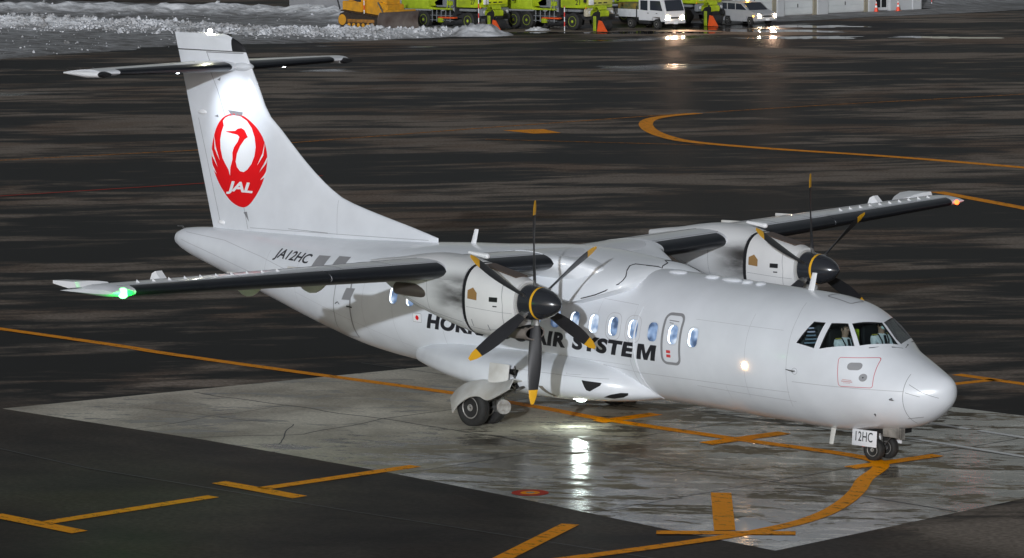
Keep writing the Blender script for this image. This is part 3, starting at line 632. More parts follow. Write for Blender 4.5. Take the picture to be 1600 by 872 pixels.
for sg in (-1, 1):
    boot(sg * 1.60, sg * 3.5, .105, .14); boot(sg * 4.55, sg * 7.3, .105, .15); boot(sg * 7.315, sg * 11.75, .11, .15)
    # flap and aileron gaps, rivet rows
    bm = bmesh.new()
    def wl(y0, x0, y1, x1, r=.004):
        tube(bm, [wing_pt(y0 + (y1 - y0) * k / 10, x0 + (x1 - x0) * k / 10, True, .001) for k in range(11)], r, 4)
    wl(sg * 1.6, .72, sg * 8.3, .72, .009); wl(sg * 8.3, .70, sg * 12, .68, .009); wl(sg * 8.3, .70, sg * 8.3, 1, .007); wl(sg * 4.6, .72, sg * 4.6, 1)
    for yy in (5.6, 6.8, 9.2, 10.6): wl(sg * yy, .12, sg * yy, .7)
    wl(sg * 1.6, .42, sg * 12, .42); wl(sg * 1.6, .14, sg * 12, .14)
    obj('wing_panel_gap', bm, SEAM, wing)
    # vortex generators
    for k in range(10):
        y = sg * (8.15 + .36 * k); p = wing_pt(y, .24, True, 0); bm = bmesh.new()
        V = [p + Vector((.05, 0, -.005)), p + Vector((-.06, 0, -.005)), p + Vector((-.05, 0, .05))]; loft(bm, [[v + Vector((0, -.006, 0)) for v in V], [v + Vector((0, .006, 0)) for v in V]])
        obj('vortex_generator', bm, LOGOW, wing, sm=False)
    bm = bmesh.new(); p = wing_pt(sg * 10.35, .62, True, 0)     # aileron balance horn standing above the wing
    V = [p + Vector((.12, 0, -.02)), p + Vector((-.22, 0, -.03)), p + Vector((-.16, 0, .10)), p + Vector((-.06, 0, .15))]
    loft(bm, [[v + Vector((0, -.08, 0)) for v in V], [v + Vector((0, .08, 0)) for v in V]]); obj('balance_tab', bm, LOGOW, wing, sm=False)
    # upturned aileron tip horn
    bm = bmesh.new(); q = []
    for y, e in ((11.55, 0), (11.75, .6), (12.0, 1), (12.32, 1.05)):
        b0 = wing_pt(sg * min(y, 12.2), .62, True, 0); b1 = wing_pt(sg * min(y, 12.2), .98, True, 0); b0.y = b1.y = sg * y
        q.append([b0 + Vector((0, 0, -.03)), b0 + Vector((-.05, 0, .02 + .05 * e)), b1 + Vector((-.12 * e, 0, .16 * e + .01)), b1 + Vector((-.12 * e, 0, .13 * e - .015)), b0 + Vector((-.25, 0, -.06))])
    loft(bm, q); obj('aileron_horn', bm, LOGOW, wing, 30)
    # canoe fairings under the flaps
    for y, L0, dp in ((6.3, 1.3, .50), (7.95, 1.15, .46), (10.35, .6, .26)):
        le, c_, z, t = wing_at(y); bm = bmesh.new(); q = []
        for k in range(9):
            u = k / 8; s = le + c_ * .52 + L0 * u; hh = dp * math.sin(PI * min(u * .82 + .1, 1))**1.2 * (1 - .15 * u); zt = z - .02
            q.append([Vector((-s, sg * y + .055 * math.cos(a) * (.3 + math.sin(PI * u)), zt - hh * .5 + hh * .55 * math.sin(a))) for a in [2 * PI * j / 10 for j in range(10)]])
        loft(bm, q); obj('flap_fairing', bm, DIRTY, wing)
    # tip lamp
    bm = bmesh.new(); q = []
    colr = ((.01, 1, .06) if sg < 0 else (1, .10, .02))
    pts = []
    for k in range(9):
        u = k / 8; y = sg * (11.86 + .30 * u); le = wing_at(11.9)[0]
        pts.append(Vector((-(le - .03 + .42 * u * u), y, 3.615)))
    tube(bm, pts, [.035, .05, .055, .055, .05, .045, .04, .03, .015], 10)
    obj('wing_tip_lamp', bm, emit('green_nav_lamp' if sg < 0 else 'red_nav_lamp', colr, 4 if sg < 0 else 5), wing)
    if sg < 0:
        bm = bmesh.new(); ball(bm, (-9.64, -12.0, 3.61), .10); obj('wing_tip_bulb', bm, emit('green_bulb', (.10, 1, .16), 9), wing)
    ld = bpy.data.lights.new('nav_light', 'POINT'); ld.energy = 36 if sg < 0 else 2; ld.color = (.02, 1, .1) if sg < 0 else (1, .06, .01); ld.shadow_soft_size = .08
    lo = bpy.data.objects.new('nav_light', ld); link(lo); lo.location = (-9.3, sg * 12.25, 3.45)

# wing to fuselage fairing
bm = bmesh.new(); rr_ = []
FS = [(7.33, 1.00, 3.13), (7.43, 1.20, 3.24), (7.6, 1.30, 3.33), (8.0, 1.38, 3.395), (8.5, 1.45, 3.46), (9.0, 1.50, 3.51), (9.6, 1.54, 3.545), (10.4, 1.54, 3.53), (11.3, 1.52, 3.47), (12.2, 1.48, 3.41), (13.2, 1.42, 3.37), (14.2, 1.33, 3.31)]
for s, a, zt in FS:
    zb = 2.60 if s > 8.6 else 3.02 - .42 * ((s - 7.3) / 1.3)**.8; ring_ = []
    hgt = zt - zb
    for k in range(40):
        t = 2 * PI * k / 40; c_, s_ = math.cos(t), math.sin(t); e = .80
        y = a * abs(c_)**e * (1 if c_ > 0 else -1); z = zb + (hgt * abs(s_)**.95 if s_ > 0 else -.12 * abs(s_)) ; 
        if s_ <= 0: y *= .93
        ring_.append(Vector((-s, y, z)))
    rr_.append(ring_)
WHITE2 = mat('bright_white_paint', (.85, .87, .90), .22, bump=.012, bscale=2, coat=.4)
loft(bm, rr_); obj('wing_root_fairing', bm, WHITE2, AC, 60)
for sg in (-1, 1):          # leading edge fillets: grow out of the wing section and run into the root fairing
    bm = bmesh.new(); rr_ = []
    for k in range(12):
        u = k / 11; y = sg * (1.62 - 1.10 * u); g = min(u / .62, 1); g = g * g * (3 - 2 * g); ring_ = []
        for x in XS[:12]:
            p = wing_pt(y, x, True, .010); p.x += .85 * g * max(1 - x / .72, 0) ** 1.2; p.z += -.17 * g * (1 - x / .72); ring_.append(p)
        for x in reversed(XS[1:12]):
            p = wing_pt(y, x, False, .010); p.x += .85 * g * max(1 - x / .72, 0) ** 1.2; p.z += -.50 * g * (1 - .4 * x / .72); ring_.append(p)
        rr_.append(ring_)
    loft(bm, rr_); obj('leading_edge_fillet', bm, WHITE2, AC, 60)
SEAM3 = [(-9.379,-1.274,2.503),(-9.056,-1.281,2.547),(-8.298,-1.419,2.703),(-7.985,-1.374,2.788),(-7.766,-1.326,2.877),(-7.499,-1.2,3.027),(-7.47,-1.102,3.097),(-7.502,-.995,3.156),(-7.636,-.817,3.261),(-7.774,-.592,3.321),(-7.777,-.43,3.341),(-7.587,-.305,3.317),(-7.505,-.068,3.278),(-7.45,0,3.24)]
for sg in (1, -1):
    bm = bmesh.new(); P_ = []
    for x, y, z in SEAM3: v = Vector((x, y * sg, z)); P_.append(v + Vector((0, v.y, v.z - 2.4)).normalized() * .006)
    Q_ = []
    for i in range(len(P_) - 1):
        for k in range(4): Q_.append(P_[i].lerp(P_[i + 1], k / 4))
    tube(bm, Q_ + [P_[-1]], .011, 5); obj('fairing_seam', bm, BLACK, AC)

# belly fairing
def sup(t, e): c_, s_ = math.cos(t), math.sin(t); return abs(c_)**e * (1 if c_ > 0 else -1), abs(s_)**e * (1 if s_ > 0 else -1)
BS = [(6.75, .55, .86, .10), (6.95, .95, .90, .20), (7.2, 1.28, .95, .30), (7.5, 1.55, .99, .37), (7.9, 1.76, 1.02, .43), (8.4, 1.90, 1.03, .46), (9.0, 1.97, 1.03, .48), (9.9, 1.99, 1.03, .48), (10.8, 1.96, 1.03, .47), (11.5, 1.85, 1.05, .45), (12.2, 1.66, 1.08, .42), (12.9, 1.40, 1.10, .36), (13.5, 1.1, 1.08, .25)]
bm = bmesh.new(); rr_ = []
for s, a, z0, h in BS:
    ring_ = []
    for k in range(48):
        cx_, sz_ = sup(2 * PI * k / 48, .72); ring_.append(Vector((-s, a * cx_, z0 + h * sz_ + (.10 * (1 - abs(cx_)) if sz_ > 0 else 0))))
    rr_.append(ring_)
loft(bm, rr_); spon = obj('belly_fairing', bm, WHITE, AC, 60)
def bf(s, z, side=-1, off=.006):
    for i in range(len(BS) - 1):
        if BS[i][0] <= s <= BS[i + 1][0]: break
    a0, a1 = BS[i], BS[i + 1]; t = (s - a0[0]) / (a1[0] - a0[0]); a, z0, h = (a0[j] + (a1[j] - a0[j]) * t for j in (1, 2, 3))
    q = min(abs((z - z0) / h), .995)**(1 / .72); ct = math.sqrt(max(1 - q * q, 0))**.72
    return Vector((-s, side * (a * ct + off), z))
decal('air_scoop', poly2d([[(7.98, 1.125), (7.84, 1.11), (7.60, 1.085), (7.62, 1.03), (7.82, .905), (7.88, .925)]]), lambda x, y: bf(x, y, -1, .008), DARK, spon, .05)
decal('scoop_inlet', poly2d([[(7.63, .785), (7.45, .855), (7.3, .89), (7.19, .885), (7.20, .84), (7.30, .79), (7.48, .755)]]), lambda x, y: bf(x, y, -1, .008), DARK, spon, .05)
decal('louvre_slot', poly2d([[(9.02, .94), (8.90, .94), (8.72, .73), (8.82, .71)]]), lambda x, y: bf(x, y, -1, .008), mat('dull_brown_slot', (.18, .16, .13), .6), spon, .05)
decal('panel_seam', strokes([([(9.6, 1.22), (8.6, 1.20), (7.5, 1.16)], .008, False), ([(9.3, .72), (9.3, 1.3)], .008, False), (rrect(8.2, 1.3, .16, .08, .01, 1), .006, True)]), lambda x, y: bf(x, y, -1, .004), MATS['fine_seam'], spon, .05)
# landing lamp under the belly fairing
# nacelles ------------------------------------------------------------------
def nacelle(sg):
    yc = sg * 4.05
    NS = [(7.18, .40, 2.50, 3.36), (7.35, .46, 2.36, 3.42), (7.6, .51, 2.27, 3.47), (7.95, .55, 2.22, 3.54), (8.4, .57, 2.24, 3.63), (8.9, .57, 2.34, 3.72), (9.5, .53, 2.48, 3.74), (10.1, .44, 2.64, 3.68), (10.7, .32, 2.86, 3.58), (11.2, .20, 3.10, 3.52), (11.6, .06, 3.32, 3.46)]
    def sec(s, grow=0.):
        b = [pchip([n[0] for n in NS], [n[i] for n in NS], s) for i in (1, 2, 3)]; return b[0] + grow, b[1] - grow, b[2] + grow
    def rng_(s, grow=0., n=40):
        a, zb, zt = sec(s, grow); o = []
        for k in range(n):
            c_, s_ = sup(2 * PI * k / n, .80 if s > 7.5 else .92); o.append(Vector((-s, yc + a * c_, (zb + zt) / 2 + (zt - zb) / 2 * s_)))
        return o
    bm = bmesh.new(); loft(bm, [rng_(7.18 + (8.34 - 7.18) * k / 8) for k in range(9)])
    nac = obj('engine_cowling', bm, COWL, AC, 50)
    bm = bmesh.new(); loft(bm, [rng_(8.44 + (11.6 - 8.44) * k / 16) for k in range(17)])
    for f in bm.faces:
        f.material_index = 1
    aft = obj('rear_nacelle', bm, [COWL, SOOT], AC, 50)
    bm = bmesh.new(); loft(bm, [rng_(8.33, -.02), rng_(8.45, -.02)]); obj('firewall_gap', bm, BLACK, nac)
    bm = bmesh.new(); loft(bm, [rng_(8.335, .006), rng_(8.395, .006)], caps=False); obj('cowl_seal', bm, BLACK, nac)
    def ns(s, z, off=.005, side=None):
        side = side or -1
        a, zb, zt = sec(s); zc = (zb + zt) / 2; h = (zt - zb) / 2; q = min(abs((z - zc) / h), .999)**(1 / .8); ct = math.sqrt(1 - q * q)**.8
        return Vector((-s, yc + side * (a * ct + off), z))
    for side in (-1, 1):
        decal('cooling_vent', poly2d([[(8.27, 2.98), (8.27, 3.14), (8.14, 3.20), (8.03, 3.10), (8.03, 2.96)]]), lambda x, y: ns(x, y, .006, side), mat('bronze_vent', (.30, .17, .06), .5), nac, .05)
        decal('cooling_vent', poly2d([rrect(7.62, 3.00, .10, .045, .005, 1), rrect(7.58, 2.87, .05, .012, .003, 1)]), lambda x, y: ns(x, y, .006, side), BLACK, nac, .05)
        decal('panel_seam', strokes([([(7.42, 2.5), (7.40, 2.9), (7.47, 3.35)], .008, False), ([(7.22, 2.75), (8.3, 2.82)], .006, False), ([(8.3, 2.42), (7.9, 2.38), (7.52, 2.42), (7.42, 2.55)], .007, False), ([(7.8, 2.38), (7.8, 2.50)], .018, False), ([(8.2, 2.44), (8.2, 2.58)], .018, False)]),
              lambda x, y: ns(x, y, .004, side), SEAM, nac, .05)
        decal('panel_seam', strokes([([(8.5, 2.50), (9.4, 2.62), (10.4, 2.9)], .008, False), ([(9.45, 2.55), (9.45, 3.3)], .008, False), ([(8.5, 3.3), (9.4, 3.3)], .006, False)]), lambda x, y: ns(x, y, .004, side), SEAM, aft, .05)
    bm = bmesh.new(); p = []
    for k in range(6):
        s = 7.35 + k * .18; a, zb, zt = sec(s); p.append([Vector((-s, yc - .16, zt - .012)), Vector((-s, yc + .16, zt - .012)), Vector((-s, yc + .16, zt + .012)), Vector((-s, yc - .16, zt + .012))])
    loft(bm, p); obj('anti_glare_strip', bm, mat('dark_brown_panel', (.09, .06, .045), .5), nac)
    # air intake under the spinner
    bm = bmesh.new(); rg = []
    for s, a, h, zz in ((7.6, .30, .13, 2.36), (7.3, .30, .15, 2.35), (7.08, .29, .155, 2.36), (7.0, .27, .14, 2.36)):
        rg.append([Vector((-s, yc + a * math.cos(t), zz + h * math.sin(t))) for t in [2 * PI * k / 28 for k in range(28)]])
    rg.append([Vector((-7.005, yc + .235 * math.cos(t), 2.36 + .11 * math.sin(t))) for t in [2 * PI * k / 28 for k in range(28)]])
    rg.append([Vector((-7.25, yc + .20 * math.cos(t), 2.36 + .09 * math.sin(t))) for t in [2 * PI * k / 28 for k in range(28)]])
    vs, fs = loft(bm, rg)
    for f in fs:
        if f.calc_center_median().x < -7.02 and (f.calc_center_median() - Vector((-7.15, yc, 2.36))).length < .24: f.material_index = 1
    obj('intake_lip', bm, [mat('intake_rubber', (.20, .17, .15), .5), DARK], nac)
    # oil cooler scoop, exhaust, top lamp
    bm = bmesh.new(); tube(bm, [(-9.5, yc + sg * .40, 2.98), (-9.9, yc + sg * .50, 3.02), (-10.3, yc + sg * .54, 3.03)], [.12, .13, .12], 16); obj('exhaust_pipe', bm, mat('burnt_steel', (.20, .17, .15), .4, .8), aft)
    bm = bmesh.new(); tube(bm, [(-8.9, yc + .1, 3.78), (-8.42, yc + .1, 3.74)], [.03, .055], 12); ball(bm, (-8.40, yc + .1, 3.738), .055); obj('wing_lamp_pod', bm, LOGOW, aft)
    # propeller
    tip = Vector((-6.29, yc, 2.945)); ax = Vector((-1, 0, .0))
    prof = [(0, .001), (.01, .03), (.04, .075), (.1, .135), (.2, .205), (.32, .262), (.45, .298), (.495, .309), (.545, .317), (.62, .325), (.72, .338), (.80, .345), (.88, .350), (.93, .34), (.93, .05)]
    mi = [0] * 6 + [0, 1] + [0] * 6
    bm = bmesh.new(); lathe(bm, prof, ax, tip, 40, mi); prop = obj('propeller', bm, [SPIN, YTIP], AC, 60)
    bm = bmesh.new(); lathe(bm, [(.845, .352), (.85, .375), (.87, .378), (.875, .352)], ax, tip, 40); obj('spinner_ring', bm, mat('pale_spinner_ring', (.45, .44, .42), .4), prop)
    hub = tip + Vector((-.70, 0, 0)); base = None
    for k in range(6):
        ang = R(60 * k + (31 if sg < 0 else 34)); rd = Vector((0, math.cos(ang), math.sin(ang))); tg = Vector((0, -math.sin(ang), math.cos(ang))); rg = []
        for j in range(13):
            u = j / 12; r = .30 + (1.965 - .30) * u; ch = (.09 + .17 * math.sin(PI * min(u * .9 + .08, 1))**.8) * (1 if u < .93 else (1 - (u - .93) * 6)); tw = R(62 - 42 * u)
            cd = (tg * math.cos(tw) + Vector((1, 0, 0)) * math.sin(tw)); nd = cd.cross(rd).normalized(); th = .045 * (1 - u) + .008; sw = -.10 * u * u
            c0 = hub + rd * r + cd * sw
            rg.append([c0 + cd * (ch * .5 * math.cos(a)) + nd * (th * .5 * math.sin(a)) for a in [2 * PI * q / 12 for q in range(12)]])
        bm = bmesh.new(); vs, fs = loft(bm, rg)
        for f in fs:
            if ((f.calc_center_median() - hub).length > 1.70): f.material_index = 1
            elif ((f.calc_center_median() - hub).length < .48): f.material_index = 2
        obj('blade', bm, [BLADE, YTIP, STEEL], prop, 60)
for sg in (-1, 1): nacelle(sg)

# fin ------------------------------------------------------------------------
FZ = [3.05, 3.25, 3.42, 3.60, 3.78, 3.96, 4.08, 4.28, 4.6, 5.06, 5.5, 5.81, 6.4, 7.15]; FL = [14.6, 14.3, 13.95, 14.75, 15.64, 16.46, 16.91, 17.33, 17.84, 18.44, 18.96, 19.35, 19.68, 20.10]
def fin_le(z): return pchip(FZ[2:], FL[2:], z) if z > 3.42 else 13.95
def fin_te(z): return 21.31 + (z - 3.19) * .284
def fin_y(s, z):
    le, te = fin_le(z), fin_te(z); t_ = .30 - .025 * (z - 3.2); c0 = min(te - le, 3.0); x = (te - s) / c0
    if x >= 1.: x = 1. ; 
    full = t_ / 2
    if te - s > c0 * .7:     # nose part
        L_nose = (te - le) - c0 * .7; u = min(max((te - s - c0 * .7) / max(L_nose, .01), 0), 1); return full * math.sqrt(max(1 - u**2.2, 0))
    return full * (.06 + .94 * math.sin(PI / 2 * min(max((te - s) / (c0 * .7), 0), 1))**.85)
def fskin(s, z, off=.004, side=-1): return Vector((-s, side * (fin_y(s, z) + off), z))
bm = bmesh.new(); rg = []
for z in [3.02, 3.2, 3.3, 3.42, 3.5, 3.6, 3.7, 3.8, 3.9, 4.0, 4.1, 4.25, 4.4, 4.6, 4.8, 5.0, 5.25, 5.5, 5.75, 6.0, 6.3, 6.6, 6.9, 7.15]:
    le, te = fin_le(z), fin_te(z); n = 36; f_ = [0.5 - .5 * math.cos(PI * k / (n - 1)) for k in range(n)]
    p = [(le + (te - le) * u) for u in f_]
    rg.append([Vector((-s, -fin_y(s, z) if 0 < i else 0, z)) for i, s in enumerate(p)] + [Vector((-s, fin_y(s, z), z)) for s in reversed(p[1:])])
loft(bm, rg); fin = obj('tail_fin', bm, WHITE, AC, 45)
# rudder horn on top with a black leading edge
bm = bmesh.new(); rg = []
for z, le in ((7.175, 20.10), (7.25, 20.14), (7.33, 20.24), (7.41, 20.40), (7.47, 20.58), (7.52, 20.85), (7.545, 21.2)):
    te = fin_te(z); t_ = .20 if z < 7.5 else .12; xb_ = 20.47 + .30 * (z - 7.18); p = [le + (xb_ - le) * (k / 5)**1.6 for k in range(5)] + [xb_ + (te - xb_) * k / 14 for k in range(15)]; hy = []
    for s in p:
        u = min(max((s - le) / (te - le), 0), 1); hy.append(t_ / 2 * (math.sqrt(min(u / .22, 1)) if u < .22 else 1 - .92 * ((u - .22) / .78)**1.3))
    rg.append([Vector((-s, -y, z)) for s, y in zip(p, hy)] + [Vector((-s, y, z)) for s, y in list(zip(p, hy))[::-1][:-1]])
vs_, fs_ = loft(bm, rg); nr = len(rg[0])
for i, f in enumerate(fs_[:-2]):
    j = i % nr
    if j < 5 or j >= nr - 5: f.material_index = 1
horn = obj('rudder_horn', bm, [WHITE, BLACK], AC, 45)
bm = bmesh.new(); lathe(bm, [(0, .05), (.04, .05), (.09, .03), (.11, .001)], (0, 0, 1), (-21.33, 0, 7.54), 16); obj('tail_beacon', bm, emit('beacon_glow', (1, 1, .72), 400), AC)
decal('hinge_seam', strokes([([(19.975, 3.236), (20.08, 3.625), (20.40, 4.6), (20.73, 5.737), (20.98, 6.3), (21.25, 6.75)], .012, False), ([(21.728, 5.636), (21.007, 3.308)], .012, False), ([(21.36, 7.13), (20.14, 7.13)], .02, False), ([(17.3, 3.32), (18.6, 3.33)], .010, False), ([(17.0, 3.3), (17.02, 4.05)], .006, False), ([(21.34, 7.12), (21.2, 6.86)], .016, False), ([(14.2, 3.36), (19.9, 3.27)], .008, False)]), lambda s, z: fskin(s, z, .003), SEAM, AC, .05)
for (s, z, a) in ((21.55, 5.77, .16), (20.95, 3.32, .13)):
    bm = bmesh.new(); g = bmesh.ops.create_uvsphere(bm, u_segments=12, v_segments=8, radius=1)
    for v in g['verts']: v.co = Vector((-s + v.co.x * a, -fin_y(s, z) + v.co.y * .05, z + v.co.z * .055))
    obj('hinge_fairing', bm, LOGOW, AC)
decal('static_slot', poly2d([[(20.62, 5.86), (20.1, 5.83), (20.13, 5.74), (20.5, 5.75)], [(20.0, 3.62), (19.93, 3.40), (20.12, 3.60)], [(21.12, 5.70), (20.98, 5.74), (20.96, 5.68)], [(20.98, 6.52), (20.86, 6.58), (20.88, 6.50)]]), lambda s, z: fskin(s, z, .004), MATS['panel_gap_grey'], AC, .05)
# emblem
EM = dict(
disc=[(20.375,5.791),(20.06,5.743),(19.75,5.586),(19.545,5.424),(19.393,5.226),(19.305,4.992),(19.29,4.753),(19.347,4.511),(19.467,4.265),(19.655,4.014),(19.868,3.812),(20.081,3.713),(20.318,3.727),(20.58,3.821),(20.815,3.998),(21.023,4.212),(21.177,4.446),(21.262,4.719),(21.244,4.998),(21.158,5.245),(21.073,5.422),(20.936,5.584),(20.774,5.694),(20.587,5.761)],
white=[(20.402,5.749),(20.165,5.731),(19.958,5.645),(19.804,5.497),(19.704,5.297),(19.667,5.076),(19.714,4.868),(19.822,4.691),(19.956,4.564),(20.089,4.498),(20.22,4.515),(20.324,4.596),(20.368,4.714),(20.454,4.658),(20.542,4.515),(20.582,4.382),(20.637,4.527),(20.746,4.642),(20.849,4.775),(20.913,4.98),(20.919,5.187),(20.861,5.362),(20.778,5.504),(20.802,5.607),(20.721,5.679),(20.587,5.727)],
neck=[(20.582,4.382),(20.562,4.583),(20.478,4.76),(20.48,4.915),(20.419,5.039),(20.284,5.166),(20.223,5.272),(20.28,5.317),(20.359,5.331),(20.676,5.364),(20.702,5.38),(20.357,5.407),(20.277,5.458),(20.145,5.478),(20.041,5.435),(19.929,5.286),(20.046,5.229),(20.207,5.066),(20.316,4.906),(20.368,4.714),(20.351,4.56),(20.3,4.476)],
feathers=[[(21.15,5.30),(21.099,5.022),(20.957,4.707),(21.138,4.968)],[(21.26,4.99),(21.179,4.81),(21.041,4.557),(21.25,4.807)],[(21.28,4.702),(21.232,4.599),(21.082,4.399),(21.213,4.50)],
[(19.36,5.22),(19.441,4.951),(19.624,4.667),(19.416,4.90)],[(19.27,4.89),(19.395,4.662),(19.565,4.506),(19.31,4.745)],[(19.29,4.59),(19.384,4.475),(19.527,4.347),(19.348,4.435)]])
def closed_curve(p, n=3):
    q = curve([p[-1]] + p + [p[0], p[1]], n); return q[n:-n - 1]
emb = decal('crane_emblem', poly2d([closed_curve(EM['disc'])]), lambda s, z: fskin(s, z, .004), RED, fin, .12)
decal('emblem_white_field', poly2d([EM['white']]), lambda s, z: fskin(s, z, .007), LOGOW, emb, .12)
decal('crane_neck', poly2d([EM['neck']]), lambda s, z: fskin(s, z, .010), RED, emb, .12)
decal('feather_slit', poly2d(EM['feathers']), lambda s, z: fskin(s, z, .007), LOGOW, emb, .12)
b_ = fit2d(text_bm('JAL', .035, .25, .95), 0, .965, 0, .30)
decal('emblem_lettering', b_, lambda x, y: fskin(20.74 - x, 3.975 + y, .008), LOGOW, emb, .1)

# tailplane
def tp(y, x, up, off=0.):
    a = abs(y); le = 20.22 + .14 * a; te = 22.32 - .11 * a; c_ = te - le; z = 6.83
    h = af(x, .12) * c_; return Vector((-(le + x * c_), y, z + (h if up else -h) + (off if up else -off)))
bm = bmesh.new(); loft(bm, [[tp(y, x, True) for x in XS] + [tp(y, x, False) for x in reversed(XS[1:-1])] for y in (-3.62, -3.3, -2, -1, 0, 1, 2, 3.3, 3.62)])
tpo = obj('tailplane', bm, MATS['wing_white_paint'], AC, 40)
for sg in (-1, 1):
    rg = []
    for k in range(8):
        y = sg * (.28 + (3.12 - .28) * k / 7); up = [.13 * (1 - j / 6)**2 for j in range(6)]; lo = [.10 * (j / 6)**2 for j in range(1, 7)]
        rg.append([tp(y, x, True, .007) for x in up] + [tp(y, 0, True) + Vector((.007, 0, 0))] + [tp(y, x, False, .007) for x in lo] + [tp(y, x, False, -.004) for x in reversed(lo)] + [tp(y, x, True, -.004) for x in reversed(up)])
    bm = bmesh.new(); loft(bm, rg); obj('deice_boot', bm, BOOT, tpo, 50)
    # elevator horn: dark nose, white body tapering aft
    bm = bmesh.new(); q = []
    for x, hw, hh in ((-20.62, .13, .045), (-20.75, .16, .07), (-21.2, .15, .085), (-21.7, .08, .05), (-22.05, .03, .02)):
        q.append([Vector((x, sg * (3.52 + (.05 if x < -21 else 0)) + hw * math.cos(a), 6.80 + .0 * x + hh * math.sin(a) - (.0))) for a in [2 * PI * j / 14 for j in range(14)]])
    vs, fs = loft(bm, q)
    for f in fs:
        if f.calc_center_median().x > -20.74: f.material_index = 1
    obj('elevator_horn', bm, [LOGOW, BLACK], tpo, 50)
    bm = bmesh.new(); tube(bm, [tp(sg * (.3 + .3 * k), .62, True, .001) for k in range(11)], .008, 4)
    for yy in (1.2, 2.4): tube(bm, [tp(sg * yy, .62 + .036 * k, True, .001) for k in range(11)], .005, 4)
    obj('hinge_gap', bm, SEAM, tpo)
    for yy in (2.7, 3.1, 3.5):
        bm = bmesh.new(); p = tp(sg * yy, 1, True); tube(bm, [p, p + Vector((-.14, 0, .05))], [.008, .004], 5); obj('static_wick', bm, STEEL, tpo)
    bm = bmesh.new(); ball(bm, (-20.62, sg * 1.55, 6.765), .05, (1.2, 1, .6)); obj('emblem_lamp', bm, emit('emblem_lamp_glow', (.9, .95, 1), 25), tpo)
    ld = bpy.data.lights.new('emblem_spot', 'SPOT'); ld.energy = 150; ld.color = (.80, .89, 1); ld.spot_size = R(70); ld.spot_blend = .9; ld.shadow_soft_size = .05
    lo = bpy.data.objects.new('emblem_spot', ld); link(lo); lo.location = (-20.5, sg * 1.6, 6.66)
    lo.rotation_euler = (Vector((-20.3, 0, 5.7)) - lo.location).to_track_quat('-Z', 'Y').to_euler()
bm = bmesh.new(); ball(bm, (-20.2, 0, 6.83), .12, (2.6, 1.5, .9)); obj('tailplane_bullet', bm, WHITE, AC)

# undercarriage -----------------------------------------------------------------
def wheel(c, r, wd, parent, sg):
    c = Vector(c); bm = bmesh.new(); hw = wd / 2
    prof = [(-hw * .75, r * .55), (-hw * .98, r * .68), (-hw, r * .82), (-hw * .82, r * .95), (-hw * .4, r * .995), (-hw * .38, r * .985), (-hw * .32, r * .985), (-hw * .3, r), (hw * .3, r), (hw * .32, r * .985), (hw * .38, r * .985), (hw * .4, r * .995), (hw * .82, r * .95), (hw, r * .82), (hw * .98, r * .68), (hw * .75, r * .55)]
    lathe(bm, prof, (0, 1, 0), c, 40)
    for v in bm.verts: v.co.z = max(v.co.z, .012)
    t = obj('tyre', bm, TYRE, parent, 50)
    bm = bmesh.new(); lathe(bm, [(-hw * .70, r * .02), (-hw * .86, r * .10), (-hw * .86, r * .17), (-hw * .62, r * .2), (-hw * .55, r * .44), (-hw * .84, r * .54), (-hw * .80, r * .57), (hw * .80, r * .57), (hw * .84, r * .54), (hw * .55, r * .44), (hw * .62, r * .2), (hw * .86, r * .17), (hw * .86, r * .10), (hw * .7, r * .02)], (0, 1, 0), c, 28)
    for k in range(8):
        a = 2 * PI * k / 8
        for q in (-1, 1): ball(bm, c + Vector((math.cos(a) * r * .32, q * hw * .60, math.sin(a) * r * .32)), r * .035, seg=6)
    obj('rim', bm, RIM, t, 40)
